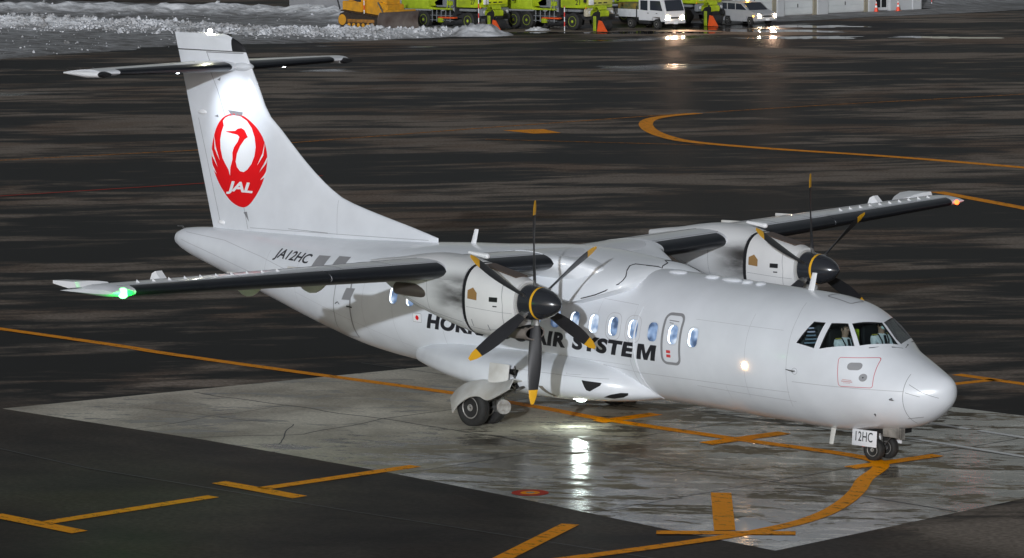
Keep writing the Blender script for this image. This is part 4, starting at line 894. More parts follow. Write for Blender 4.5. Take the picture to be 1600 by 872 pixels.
for sg in (-1, 1):
    leg = bmesh.new()
    tube(leg, [(-9.95, sg * 1.55, .98), (-10.30, sg * 2.02, .62), (-10.55, sg * 2.05, .42)], [.09, .085, .075], 14)
    tube(leg, [(-10.55, sg * 1.80, .385), (-10.55, sg * 2.32, .385)], .055, 12)
    tube(leg, [(-9.42, sg * 1.92, .88), (-10.38, sg * 2.0, .52)], [.035, .035], 10)
    tube(leg, [(-10.0, sg * 1.70, .86), (-10.1, sg * 1.95, .45), (-10.45, sg * 1.95, .34)], [.03, .028, .025], 8)
    lg = obj('main_gear_leg', leg, STEEL, AC)
    bm = bmesh.new(); box(bm, (-10.12, sg * 1.98, .46), (.22, .20, .30), bev=.03, rot=Matrix.Rotation(R(15), 3, 'X')); obj('brake_housing', bm, STEEL, lg)
    bm = bmesh.new(); lathe(bm, [(-.03, .02), (-.03, .15), (.03, .15), (.03, .02)], (1, -.5, .2), (-9.95, sg * 2.02, .42), 18); obj('torque_link_cover', bm, RIM, lg)
    for dy in (-.235, .235): wheel((-10.55, sg * 2.05 + dy, .385), .395, .25, lg, sg)
    bm = bmesh.new(); r0 = []       # white hood over the wheels, carried by the leg
    up_ = curve([(-9.50, .90), (-9.78, .87), (-10.25, .87), (-10.71, .85), (-11.04, .76), (-11.32, .60), (-11.55, .40)], 4); lw_ = curve([(-9.38, .88), (-9.66, .74), (-10.0, .60), (-10.25, .655), (-10.55, .60), (-10.86, .42), (-11.01, .25)], 4)
    for (xa, za), (xb, zb) in zip(up_, lw_):
        A3, B3 = Vector((xa, sg * 1.76, za + .05)), Vector((xb + .16, sg * 2.60, zb + .03)); M3 = (A3 + B3) / 2 + Vector((-.02, sg * .12, .15))
        r0.append([A3, M3, B3, B3 + Vector((0, -sg * .03, -.012)), M3 + Vector((0, -sg * .02, -.03)), A3 + Vector((0, 0, -.03))])
    loft(bm, r0); obj('wheel_door', bm, DIRTY, AC, 50)
    bm = bmesh.new(); box(bm, (-9.98, sg * 2.12, 1.09), (.56, .035, .44), bev=.012, rot=Matrix.Rotation(R(8 * sg), 3, 'X')); obj('leg_door', bm, DIRTY, AC)
    bm = bmesh.new(); box(bm, (-9.95, sg * 1.93, 1.0), (.74, .10, .40), bev=.03); obj('wheel_well', bm, DARK, AC)
    for k in range(5):
        bm = bmesh.new(); tube(bm, [(-9.62 - .02 * k, sg * 2.02, 1.28 - .1 * k), (-9.66, sg * 1.96, 1.2 - .1 * k), (-9.6, sg * 2.04, 1.14 - .1 * k)], .014, 6); obj('hydraulic_pipe', bm, STEEL, lg)
# nose gear
bm = bmesh.new(); tube(bm, [(-1.80, 0, .72), (-1.76, 0, .22)], [.075, .06], 14); tube(bm, [(-1.75, -.18, .215), (-1.75, .18, .215)], .04, 10); tube(bm, [(-1.62, 0, .62), (-1.50, 0, .45), (-1.66, 0, .30)], .022, 8); tube(bm, [(-1.9, 0, .68), (-1.98, 0, .45), (-1.82, 0, .3)], .02, 8)
ng = obj('nose_gear_leg', bm, STEEL, AC)
for dy in (-.20, .20): wheel((-1.75, dy, .213), .222, .165, ng, 1)
DOORM = mat('gear_door_white', (.74, .74, .76), .35)
bm = bmesh.new(); box(bm, (-1.85, -.37, .44), (.60, .018, .31), bev=.005, rot=Matrix.Rotation(R(-4), 3, 'X')); nd = obj('nose_gear_door', bm, DOORM, AC)
b_ = fit2d(text_bm('12HC', .006, .0, 1.05), 0, .42, 0, .185)
bmesh.ops.triangulate(b_, faces=b_.faces)
for v in b_.verts: v.co = Vector((-2.06 + v.co.x, -.385 - (.44 - (.375 + v.co.y)) * .07 , .375 + v.co.y))
obj('door_lettering', b_, BLKLET, nd, normals=False, sm=False)
bm = bmesh.new(); box(bm, (-1.87, -.376, .305), (.055, .02, .05)); obj('red_tag', bm, REDMK, nd)
bm = bmesh.new(); box(bm, (-1.28, -.26, .60), (.40, .02, .20), bev=.004); box(bm, (-1.06, -.20, .58), (.02, .13, .22)); obj('forward_gear_door', bm, mat('soiled_door', (.33, .31, .28), .5, dirt=(.10, .09, .08), vscale=5), AC)
bm = bmesh.new(); box(bm, (-1.85, .37, .44), (.60, .018, .31), bev=.005); obj('nose_gear_door', bm, DOORM, AC)
bm = bmesh.new(); box(bm, (-1.68, 0, .60), (.95, .5, .10)); obj('nose_wheel_well', bm, DARK, AC)
# landing lamp in the belly fairing, lit
ld = bpy.data.lights.new('landing_light', 'SPOT'); ld.energy = 26; ld.color = (.86, 1, .93); ld.spot_size = R(165); ld.spot_blend = .5; ld.shadow_soft_size = .14
lo = bpy.data.objects.new('landing_light', ld); link(lo); lo.location = (-8.95, -.85, .44)
lo.rotation_euler = (Vector((-8.5, -1.6, 0)) - lo.location).to_track_quat('-Z', 'Y').to_euler()
bm = bmesh.new(); lathe(bm, [(0, .11), (.03, .10), (.05, .07), (.06, .001)], (0, 0, -1), (-8.95, -.80, .555), 18); obj('landing_lamp', bm, emit('landing_lamp_glow', (.86, 1, .93), 30), AC)

# ================================================================== PEOPLE
SKINM = mat('skin', (.42, .26, .19), .5, var=.1, vscale=30); SHIRT = mat('white_shirt', (.75, .77, .8), .7, bump=.3, bscale=30); HAIR = mat('black_hair', (.018, .014, .012), .5, bump=.4, bscale=60)
VEST = mat('orange_vest', (.75, .10, .02), .7); HELM = mat('white_helmet', (.75, .75, .75), .35)
def seated(loc, rz, shirt, label, mask=False, tie=True, group=None, helmet=False, vest=False):
    """seated figure, origin at the seat, facing +x; one continuous skinned body"""
    P0 = empty('person', label, 'person', loc, rz, group)
    V = [(0, 0, .06), (0, 0, .26), (0, 0, .44), (.0, 0, .53), (.012, 0, .60), (.02, 0, .68), (.02, 0, .76),
         (0, .17, .47), (.03, .24, .30), (.20, .22, .18), (.32, .18, .22), (.38, .17, .23),
         (0, -.17, .47), (.03, -.24, .30), (.20, -.22, .18), (.32, -.18, .22), (.38, -.17, .23),
         (.20, .10, .05), (.42, .11, .06), (.46, .11, -.36), (.20, -.10, .05), (.42, -.11, .06), (.46, -.11, -.36)]
    E_ = [(0, 1), (1, 2), (2, 3), (3, 4), (4, 5), (5, 6), (2, 7), (7, 8), (8, 9), (9, 10), (10, 11), (2, 12), (12, 13), (13, 14), (14, 15), (15, 16), (0, 17), (17, 18), (18, 19), (0, 20), (20, 21), (21, 22)]
    rad = [(.15, .16), (.13, .15), (.12, .16), (.06, .065), (.062, .062), (.098, .08), (.075, .065), (.065, .06), (.05, .05), (.04, .04), (.032, .03), (.035, .02), (.065, .06), (.05, .05), (.04, .04), (.032, .03), (.035, .02), (.085, .085), (.065, .065), (.05, .05), (.085, .085), (.065, .065), (.05, .05)]
    me = bpy.data.meshes.new('body'); me.from_pydata(V, E_, []); o = bpy.data.objects.new('body', me); COL.objects.link(o)
    o.modifiers.new('s', 'SKIN'); 
    for i, sv in enumerate(me.skin_vertices[0].data): sv.radius = rad[i]; sv.use_root = (i == 0)
    sb = o.modifiers.new('u', 'SUBSURF'); sb.levels = 2; sb.render_levels = 2
    dg = bpy.context.evaluated_depsgraph_get(); m2 = bpy.data.meshes.new_from_object(o.evaluated_get(dg)); bpy.data.objects.remove(o)
    m2.materials.clear()
    for m_ in (shirt, SKINM, mat('dark_trousers', (.02, .022, .03), .8)): m2.materials.append(m_)
    for p in m2.polygons:
        c_ = p.center; p.use_smooth = True
        p.material_index = 1 if (c_.z > .545 or (c_.x > .33 and c_.z > .12)) else (2 if c_.z < .12 and (c_.x > .05 or c_.z < .02) else 0)
    b = bpy.data.objects.new('body', m2); link(b, P0)
    bm = bmesh.new(); g = bmesh.ops.create_uvsphere(bm, u_segments=20, v_segments=14, radius=1)
    for v in g['verts']:
        k = 1 + .05 * mnoise.noise(v.co * 3); v.co = Vector((-.004 + v.co.x * .103 * k, v.co.y * .09 * k, .735 + v.co.z * .095 * k))
    bmesh.ops.delete(bm, geom=[f for f in bm.faces if f.calc_center_median().x > .045 and f.calc_center_median().z < .77 or f.calc_center_median().z < .665], context='FACES')
    obj('helmet' if helmet else 'hair', bm, HELM if helmet else HAIR, P0)
    bm = bmesh.new()
    box(bm, (.118, 0, .70), (.03, .022, .04), bev=.008)
    obj('nose', bm, SKINM, P0)
    for y in (-.036, .036):
        bm = bmesh.new(); ball(bm, (.104, y, .722), .010, (.6, 1.3, .7), 8); obj('eye', bm, BLACK, P0)
        bm = bmesh.new(); ball(bm, (.01, y * 2.45, .70), .026, (.8, .35, 1.2), 10); obj('ear', bm, SKINM, P0)
    if mask:
        bm = bmesh.new(); ball(bm, (.075, 0, .675), .062, (.85, 1.02, .72), 14); obj('face_mask', bm, mat('pale_blue_mask', (.55, .75, .76), .8), P0)
    else:
        bm = bmesh.new(); ball(bm, (.110, 0, .663), .018, (.4, 1.2, .35), 8); obj('mouth', bm, mat('lips', (.32, .12, .10), .5), P0)
    if tie:
        bm = bmesh.new(); loft(bm, [[Vector((.09 + dx, y, .52)) for dx, y in ((0, -.022), (.02, -.022), (.02, .022), (0, .022))], [Vector((.135 + dx, y, .38)) for dx, y in ((0, -.028), (.02, -.028), (.02, .028), (0, .028))], [Vector((.125 + dx, y, .16)) for dx, y in ((0, -.035), (.03, -.035), (.03, .035), (0, .035))]]); obj('tie', bm, BLACK, P0)
        for y in (-.1, .1):
            bm = bmesh.new(); tube(bm, [(-.08, y, .53), (.04, y * 1.05, .535), (.12, y * .9, .42), (.16, y * .6, .15)], .014, 6); obj('harness_strap', bm, BLACK, P0)
            bm = bmesh.new(); box(bm, (.0, y * 1.65, .535), (.05, .10, .016)); obj('epaulette', bm, mat('gold_epaulette', (.6, .5, .08), .5), P0)
    if vest:
        bm = bmesh.new(); tube(bm, [(0, 0, .12), (0, 0, .3), (0, 0, .48)], [.175, .18, .15], 16); obj('safety_vest', bm, VEST, P0)
    return P0
seated((-2.25, -.48, 1.80), R(-8), SHIRT, 'pilot in white shirt and black tie behind the near side cockpit window')
seated((-2.13, .44, 1.80), R(-6), SHIRT, 'masked pilot in white shirt seen through the front windscreen', mask=True, tie=True)

# ================================================================== BACKGROUND BUILDINGS
CORR = mat('corrugated_grey_wall', (.36, .37, .39), .6, var=.12, vscale=.5); BAND = mat('concrete_plinth', (.24, .24, .25), .8, var=.2, vscale=.8)
GWALL = mat('pale_garage_wall', (.52, .53, .54), .6, var=.08, vscale=.4); SHUT = mat('white_shutter', (.62, .64, .64), .5, var=.1, vscale=1.2)
TAN = mat('tan_pillar', (.30, .27, .20), .7, var=.2); ROOFM = mat('grey_roof', (.2, .2, .21), .7)
hg = empty('storage_hall', 'grey corrugated hall behind the bulldozer and the lime trucks', 'building', (-165, 129, 0), 0)
A_ = Vector((-165.2, 128.6, 0)); B_ = Vector((-131.6, 138.2, 0)); dv = (B_ - A_).normalized(); nv = Vector((dv.y, -dv.x, 0)); Lw = (B_ - A_).length
loc = hg.location
bm = bmesh.new(); prof = []
k = 0; x = 0
while x < Lw:
    for dx, d in ((0, 0), (.10, .05), (.32, .05), (.42, 0)): prof.append((min(x + dx, Lw), d))
    x += .55
V = []; F = []
for i, (x, d) in enumerate(prof):
    p = A_ + dv * x + nv * d - loc; V += [p + Vector((0, 0, 1.35)), p + Vector((0, 0, 9))]
for i in range(len(prof) - 1): F.append((2 * i, 2 * i + 2, 2 * i + 3, 2 * i + 1))
vf(bm, V, F); obj('corrugated_wall', bm, CORR, hg, sm=False)
bm = bmesh.new(); c0 = A_ - loc; loft(bm, [[c0 + nv * .08, c0 - nv * 12, c0 - nv * 12 + Vector((0, 0, 1.34)), c0 + nv * .08 + Vector((0, 0, 1.34))], [q + dv * Lw for q in [c0 + nv * .08, c0 - nv * 12, c0 - nv * 12 + Vector((0, 0, 1.34)), c0 + nv * .08 + Vector((0, 0, 1.34))]]]); obj('plinth', bm, BAND, hg, sm=False)
bm = bmesh.new(); b0 = [c0 - nv * .1 + Vector((0, 0, 1.35)), c0 - nv * 11.9 + Vector((0, 0, 1.35)), c0 - nv * 11.9 + Vector((0, 0, 9)), c0 - nv * .1 + Vector((0, 0, 9))]; loft(bm, [b0, [q + dv * Lw for q in b0]]); obj('inner_wall', bm, CORR, hg, sm=False)
bm = bmesh.new(); b0 = [c0 + nv * .5 + Vector((0, 0, 9)), c0 - nv * 12.4 + Vector((0, 0, 9)), c0 - nv * 12.4 + Vector((0, 0, 9.4)), c0 + nv * .5 + Vector((0, 0, 9.4))]; loft(bm, [b0, [q + dv * Lw for q in b0]]); obj('roof', bm, ROOFM, hg, sm=False)
ga = empty('vehicle_garage', 'pale garage building with white roller shutters beside the parked van', 'building', (-131, 137.9, 0))
y0 = 137.9
def gb(name, ya, yb, z0_, z1_, x0, x1, m, par_=None):
    bm = bmesh.new(); box(bm, ((x0 + x1) / 2, (ya + yb) / 2 - y0, (z0_ + z1_) / 2), (x1 - x0, yb - ya, z1_ - z0_)); return obj(name, bm, m, par_ or ga, sm=False)
gb('rear_wall', 137.9, 158.2, 0, 7, -9, -.35, GWALL); gb('upper_wall', 137.9, 158.2, 4.2, 7, -.34, 0, GWALL); gb('roof', 137.6, 158.5, 7.01, 7.3, -9.3, .4, ROOFM)
for ya, yb in ((138.6, 142.5), (143.55, 146.7), (148.1, 152.15)):
    k = 0; z = .12
    sh_ = gb('roller_shutter', ya, yb, .05, 4.19, -.34, -.24, SHUT)
    while z < 4.1:
        gb('slat', ya + .02, yb - .02, z, z + .40, -.238, -.20, SHUT, sh_); z += .43
    for k in range(3):
        gb('latch', (ya + yb) / 2 - .03 + .12 * (k % 2), (ya + yb) / 2 + .03 + .12 * (k % 2), .55 + .6 * k, .8 + .6 * k, -.199, -.17, BLACK, sh_)
    gb('door_pillar', yb + .005, yb + .34, 0, 4.19, -.34, -.12, TAN)
for ya, yb in ((137.9, 138.59), (142.85, 143.54), (147.05, 148.09), (152.5, 153.2), (154.82, 158.2)): gb('wall_pier', ya, yb, 0, 4.19, -.34, 0, GWALL)
gb('wall_pier', 153.205, 154.815, 2.35, 4.19, -.34, 0, GWALL)
dr = gb('entrance_door', 153.3, 154.7, .05, 2.3, -.3, -.22, mat('door_frame_white', (.6, .6, .62), .5))
gb('door_pane', 153.42, 153.92, .25, 2.2, -.219, -.20, mat('dark_glass', (.02, .022, .025), .1), dr); gb('door_pane', 154.08, 154.58, .25, 2.2, -.219, -.20, MATS['dark_glass'], dr)
bm = bmesh.new(); tube(bm, [(.05, 157.2 - y0, 0), (.05, 157.2 - y0, 7)], .05, 8); obj('drain_pipe', bm, GWALL, ga)
# dark hangar far behind on the left
dh = empty('far_hangar', 'dark hangar at the top left edge behind the snow bank', 'building', (-215, 140, 0))
bm = bmesh.new(); box(bm, (0, 0, 5), (14, 60, 10), rot=Matrix.Rotation(R(35), 3, 'Z')); obj('wall', bm, mat('very_dark_wall', (.03, .035, .045), .7), dh, sm=False)
bm = bmesh.new(); box(bm, (0, 0, 10.2), (15, 61, .4), rot=Matrix.Rotation(R(35), 3, 'Z')); obj('roof', bm, ROOFM, dh, sm=False)

# ================================================================== SNOW
SNOW = mat('dirty_snow', (.70, .71, .74), .6, bump=.6, bscale=3., dirt=(.15, .145, .14), vscale=.75)
def snow_grey():
    m = bpy.data.materials.new('ploughed_snow'); m.use_nodes = True; N, L = nodes(m); b = N['Principled BSDF']; tc = N.new('ShaderNodeTexCoord')
    mp = N.new('ShaderNodeMapping'); mp.inputs['Rotation'].default_value = (0, 0, R(-18)); mp.inputs['Scale'].default_value = (.6, 2., 1); L.new(tc.outputs['Object'], mp.inputs[0])
    n = N.new('ShaderNodeTexNoise'); n.inputs['Scale'].default_value = .8; n.inputs['Detail'].default_value = 12; n.inputs['Roughness'].default_value = .75; L.new(mp.outputs[0], n.inputs['Vector'])
    at = N.new('ShaderNodeAttribute'); at.attribute_name = 'thick'
    ad = N.new('ShaderNodeMath'); ad.operation = 'ADD'; L.new(n.outputs['Fac'], ad.inputs[0]); L.new(at.outputs['Fac'], ad.inputs[1])
    r = N.new('ShaderNodeValToRGB'); e = r.color_ramp.elements; e[0].position = .30; e[0].color = (.045, .042, .04, 1); e[1].position = .88; e[1].color = (.85, .86, .88, 1)
    k = e.new(.46); k.color = (.15, .145, .14, 1); k = e.new(.62); k.color = (.33, .33, .335, 1)
    L.new(ad.outputs[0], r.inputs[0]); L.new(r.outputs[0], b.inputs['Base Color']); b.inputs['Roughness'].default_value = .7
    bp = N.new('ShaderNodeBump'); bp.inputs['Strength'].default_value = .8; bp.inputs['Distance'].default_value = .12
    n3 = N.new('ShaderNodeTexNoise'); n3.inputs['Scale'].default_value = 2.5; n3.inputs['Detail'].default_value = 6; L.new(tc.outputs['Object'], n3.inputs['Vector'])
    L.new(n3.outputs['Fac'], bp.inputs['Height']); L.new(bp.outputs[0], b.inputs['Normal']); return m
SNOWG = snow_grey()
def vnoise(x, y, f, seed):
    """vectorised value noise"""
    X, Y = x * f + seed * 17.3, y * f + seed * 9.1; xi, yi = np.floor(X).astype(int), np.floor(Y).astype(int); xf, yf = X - xi, Y - yi
    h = lambda a, b: ((np.sin(a * 127.1 + b * 311.7 + seed * 74.7) * 43758.5453) % 1.0)
    u, v = xf * xf * (3 - 2 * xf), yf * yf * (3 - 2 * yf)
    return (h(xi, yi) * (1 - u) + h(xi + 1, yi) * u) * (1 - v) + (h(xi, yi + 1) * (1 - u) + h(xi + 1, yi + 1) * u) * v
def seg_d(x, y, pts):
    d = np.full(x.shape, 1e9)
    for (x0, y0_), (x1, y1_) in zip(pts[:-1], pts[1:]):
        vx, vy = x1 - x0, y1_ - y0_; t = np.clip(((x - x0) * vx + (y - y0_) * vy) / (vx * vx + vy * vy), 0, 1)
        d = np.minimum(d, np.hypot(x - x0 - t * vx, y - y0_ - t * vy))
    return d
EDGE_Y = [20, 75.4, 83, 92.3, 99.3, 104.8, 109.1, 115.2, 118, 122]; EDGE_X = [-128, -129.1, -131.3, -133.3, -130.2, -129.4, -128.8, -130.0, -133.5, -141]
RIDGE = [(-176, 60), (-168, 90), (-157, 100), (-147, 102.5), (-139, 103.2), (-133, 104.6), (-130.6, 108), (-129.9, 112)]
RIDGE2 = [(-200, 100), (-176, 118), (-160, 124), (-150, 122.5)]
def snow_h(x, y):
    e = np.interp(y, EDGE_Y, EDGE_X) - x                       # > 0 inside the field
    e = e + 1.6 * (vnoise(x, y, .25, 3) - .5) + .9 * (vnoise(x, y, .9, 4) - .5)
    base = .05 * np.clip(e / 4, -.5, 1)
    rough = .10 * vnoise(x, y, .6, 1) + .10 * vnoise(x, y, 1.7, 2) * vnoise(x, y, .15, 8)
    d = seg_d(x, y, RIDGE); d2 = seg_d(x, y, RIDGE2)
    rid = np.interp(x, [-160, -142, -130], [1, .5, .38]) * (.55 + .35 * vnoise(x, y, .5, 5)) * np.exp(-(d / 1.7)**2) * (.35 + .5 * vnoise(x, y, 1.9, 6) + .55 * vnoise(x, y, 3.3, 16)); rid2 = .6 * np.exp(-(d2 / 2.6)**2) * (.6 + .8 * vnoise(x, y, 1.4, 7))
    flat = .16 * np.exp(-(d / 7.)**2)
    h = base + rough * np.clip(e / 3, 0, 1) * .7 + (rid + rid2 + flat) * np.clip(e / 1.5, 0, 1) - .03
    return np.where(e < 0, -.03, h), e, rid + rid2 + flat
gx = np.arange(-205, -127.5, .3); gy = np.arange(52, 131, .3); X, Y = np.meshgrid(gx, gy, indexing='ij'); Z, E_, RD = snow_h(X, Y)
n1, n2 = X.shape; V = np.stack([X.ravel(), Y.ravel(), Z.ravel()], 1); idx = np.arange(n1 * n2).reshape(n1, n2)
F = np.stack([idx[:-1, :-1].ravel(), idx[1:, :-1].ravel(), idx[1:, 1:].ravel(), idx[:-1, 1:].ravel()], 1)
keep = (Z.ravel()[F] > -.028).any(1); me = bpy.data.meshes.new('snow_field'); me.from_pydata(V.tolist(), [], F[keep].tolist())
at = me.attributes.new('thick', 'FLOAT', 'POINT'); at.data.foreach_set('value', np.clip((RD.ravel() * .5 + np.clip(E_.ravel(), 0, 3) * .01 + .13 * (vnoise(X, Y, .12, 12).ravel() - .5) + .16 * (vnoise(X, Y, 1.3, 13).ravel() - .5)), -.3, .5).astype(np.float32))
me.materials.append(SNOWG); me.polygons.foreach_set('use_smooth', [True] * len(me.polygons))
o = bpy.data.objects.new('snow_field', me); link(o); tag(o, 'ploughed grey snow lying over the far corner of the apron', kind='structure')
# broken snow chunks along the banks: nobody could count them
def chunks(name, pts, label, m=SNOW):
    ico = bmesh.new(); bmesh.ops.create_icosphere(ico, subdivisions=1, radius=1); bv = np.array([v.co[:] for v in ico.verts]); bf_ = np.array([[v.index for v in f.verts] for f in ico.faces]); ico.free()
    VV, FF = [], []; c = 0
    for x, y, z, r in pts:
        k = bv * (1 + .35 * rng.standard_normal((len(bv), 1)) * .6) * (r * rng.uniform(.7, 1.3, 3)); VV.append(k + [x, y, z]); FF.append(bf_ + c); c += len(bv)
    me = bpy.data.meshes.new(name); me.from_pydata(np.concatenate(VV).tolist(), [], np.concatenate(FF).tolist()); me.materials.append(m)
    o = bpy.data.objects.new(name, me); link(o); return tag(o, label, kind='stuff')
pts = []
while len(pts) < 12000:
    if rng.random() < .84:
        i = rng.integers(0, len(RIDGE) - 1); t = rng.random(); x = RIDGE[i][0] * (1 - t) + RIDGE[i + 1][0] * t; y = RIDGE[i][1] * (1 - t) + RIDGE[i + 1][1] * t; x += rng.normal(0, 1.5); y += rng.normal(0, 1.5); r = rng.gamma(2.0, .026)
    else:
        x, y = rng.uniform(-195, -128), rng.uniform(60, 128); r = rng.gamma(1.6, .02)
    hz, e_, _ = snow_h(np.array([x]), np.array([y]))
    if e_[0] < .3 or (x > -147 and y > 106.5 and rng.random() < .8): continue
    pts.append((x, y, float(hz[0]) + r * .05, min(r, .19)))
chunks('snow_chunks', pts, 'broken lumps of snow along the ploughed bank')
def pile(cx, cy, a, b, h, ang, label, m=SNOW):
    bm = bmesh.new(); n = 30; V = []; F = []
    for i in range(n + 1):
        for j in range(n + 1):
            u, v = -1 + 2 * i / n, -1 + 2 * j / n; r = math.hypot(u, v); hh = max(0, 1 - r**1.4) * h * (.8 + .5 * mnoise.fractal(Vector((u * 3 + cx, v * 3, cy)), 1, 2, 4)) + .06 * mnoise.noise(Vector((u * 12, v * 12, cx)))
            x, y = u * a, v * b; V.append((x * math.cos(ang) - y * math.sin(ang), x * math.sin(ang) + y * math.cos(ang), hh - .03 if r < 1 else -.03))
    for i in range(n):
        for j in range(n): q = i * (n + 1) + j; F.append((q, q + n + 1, q + n + 2, q + 1))
    vf(bm, V, F); o = obj('snow_pile', bm, m, kind=None, label=label, cat='snow pile'); o.location = (cx, cy, 0); return o
pile(-128.6, 112.0, 2.3, 1.8, .95, .7, 'grey snow heap beside the bulldozer blade in front of the left lime truck')
for (cx, cy, a, b, h, lb) in ((-131.6, 122.6, .9, .5, .35, 'small white snow lump under the front of the middle lime truck'),
                              (-130.2, 118.9, .9, .45, .3, 'low white snow lump between the wheels of the middle lime truck')):
    pile(cx, cy, a, b, h, .6, lb)
# right hand frosty strip and bank
bm = bmesh.new(); ZR = []
gx = np.arange(-175, -114, .6); gy = np.arange(132, 215, .6); X, Y = np.meshgrid(gx, gy, indexing='ij')
e = (-125.5 + .06 * (Y - 132)) - X + 1.2 * (vnoise(X, Y, .3, 21) - .5); lim = np.where((Y < 158.4) & (X < -130.9), -1, 1)
bank = (.8 * np.exp(-((X + 137 + .05 * (Y - 160)) / 3.)**2) + .9 * np.exp(-((X + 158) / 8.)**2)) * (Y > 159) * (.3 + .9 * vnoise(X, Y, .35, 22)) * (.6 + .8 * vnoise(X, Y, 1.5, 23))
Z = np.where((e > 0) & (lim > 0), .012 + .03 * vnoise(X, Y, 1.2, 24) + bank, -.03)
n1, n2 = X.shape; V = np.stack([X.ravel(), Y.ravel(), Z.ravel()], 1); idx = np.arange(n1 * n2).reshape(n1, n2)
F = np.stack([idx[:-1, :-1].ravel(), idx[1:, :-1].ravel(), idx[1:, 1:].ravel(), idx[:-1, 1:].ravel()], 1); keep = (Z.ravel()[F] > -.028).all(1)
me = bpy.data.meshes.new('frosty_strip'); me.from_pydata(V.tolist(), [], F[keep].tolist()); at = me.attributes.new('thick', 'FLOAT', 'POINT')
at.data.foreach_set('value', np.clip(bank.ravel() * .35 + .10 * (vnoise(X, Y, .5, 25).ravel() - .4), -.3, .5).astype(np.float32)); me.materials.append(SNOWG); me.polygons.foreach_set('use_smooth', [True] * len(me.polygons)); bm.free()
o = bpy.data.objects.new('frosty_strip', me); link(o); tag(o, 'frosted grey ground and low snow bank on the far right', kind='structure')

# ================================================================== VEHICLES
LIME = mat('lime_yellow_paint', (.46, .58, .012), .4, dirt=(.20, .26, .02), vscale=1.6, coat=.3); LIMED = mat('lime_dull_paint', (.40, .52, .02), .5, var=.25, vscale=3)
TG = mat('truck_grey', (.20, .21, .22), .5, var=.2); TD = mat('truck_underbody', (.03, .03, .032), .6, var=.4, vscale=5); MAROON = mat('maroon_hose', (.22, .02, .03), .5)
VGL = mat('vehicle_glass', (.03, .035, .045), .08); AMB = emit('amber_lamp', (1, .42, .04), 9); ORNG = mat('orange_shield', (.75, .10, .02), .5, var=.2)
def vwheel(par_, c, r, wd, rim):
    bm = bmesh.new(); hw = wd / 2
    lathe(bm, [(-hw, r * .6), (-hw, r * .9), (-hw * .8, r), (hw * .8, r), (hw, r * .9), (hw, r * .6)], (0, 1, 0), c, 24); t = obj('wheel', bm, TYRE, par_, 40)
    bm = bmesh.new(); lathe(bm, [(-hw * 1.02, .02), (-hw * 1.05, r * .16), (-hw * .9, r * .2), (-hw * .86, r * .44), (-hw * 1.03, r * .58), (-hw * .95, r * .63), (hw * .95, r * .63), (hw * 1.03, r * .58), (hw * .86, r * .44), (hw * .9, r * .2), (hw * 1.02, .02)], (0, 1, 0), c, 20); obj('rim', bm, rim, t, 40)
def part(par_, name, c, s, m, bev=.03, rot=None): 
    bm = bmesh.new(); box(bm, c, s, bev=bev, rot=rot); return obj(name, bm, m, par_)
def prism(par_, name, pts, y0_, y1_, m, bev=0):
    """side profile (x,z) extruded across y"""
    bm = bmesh.new(); loft(bm, [[Vector((x, y0_, z)) for x, z in pts], [Vector((x, y1_, z)) for x, z in pts]])
    if bev: bmesh.ops.bevel(bm, geom=list(bm.edges), offset=bev, segments=2, affect='EDGES')
    return obj(name, bm, m, par_)
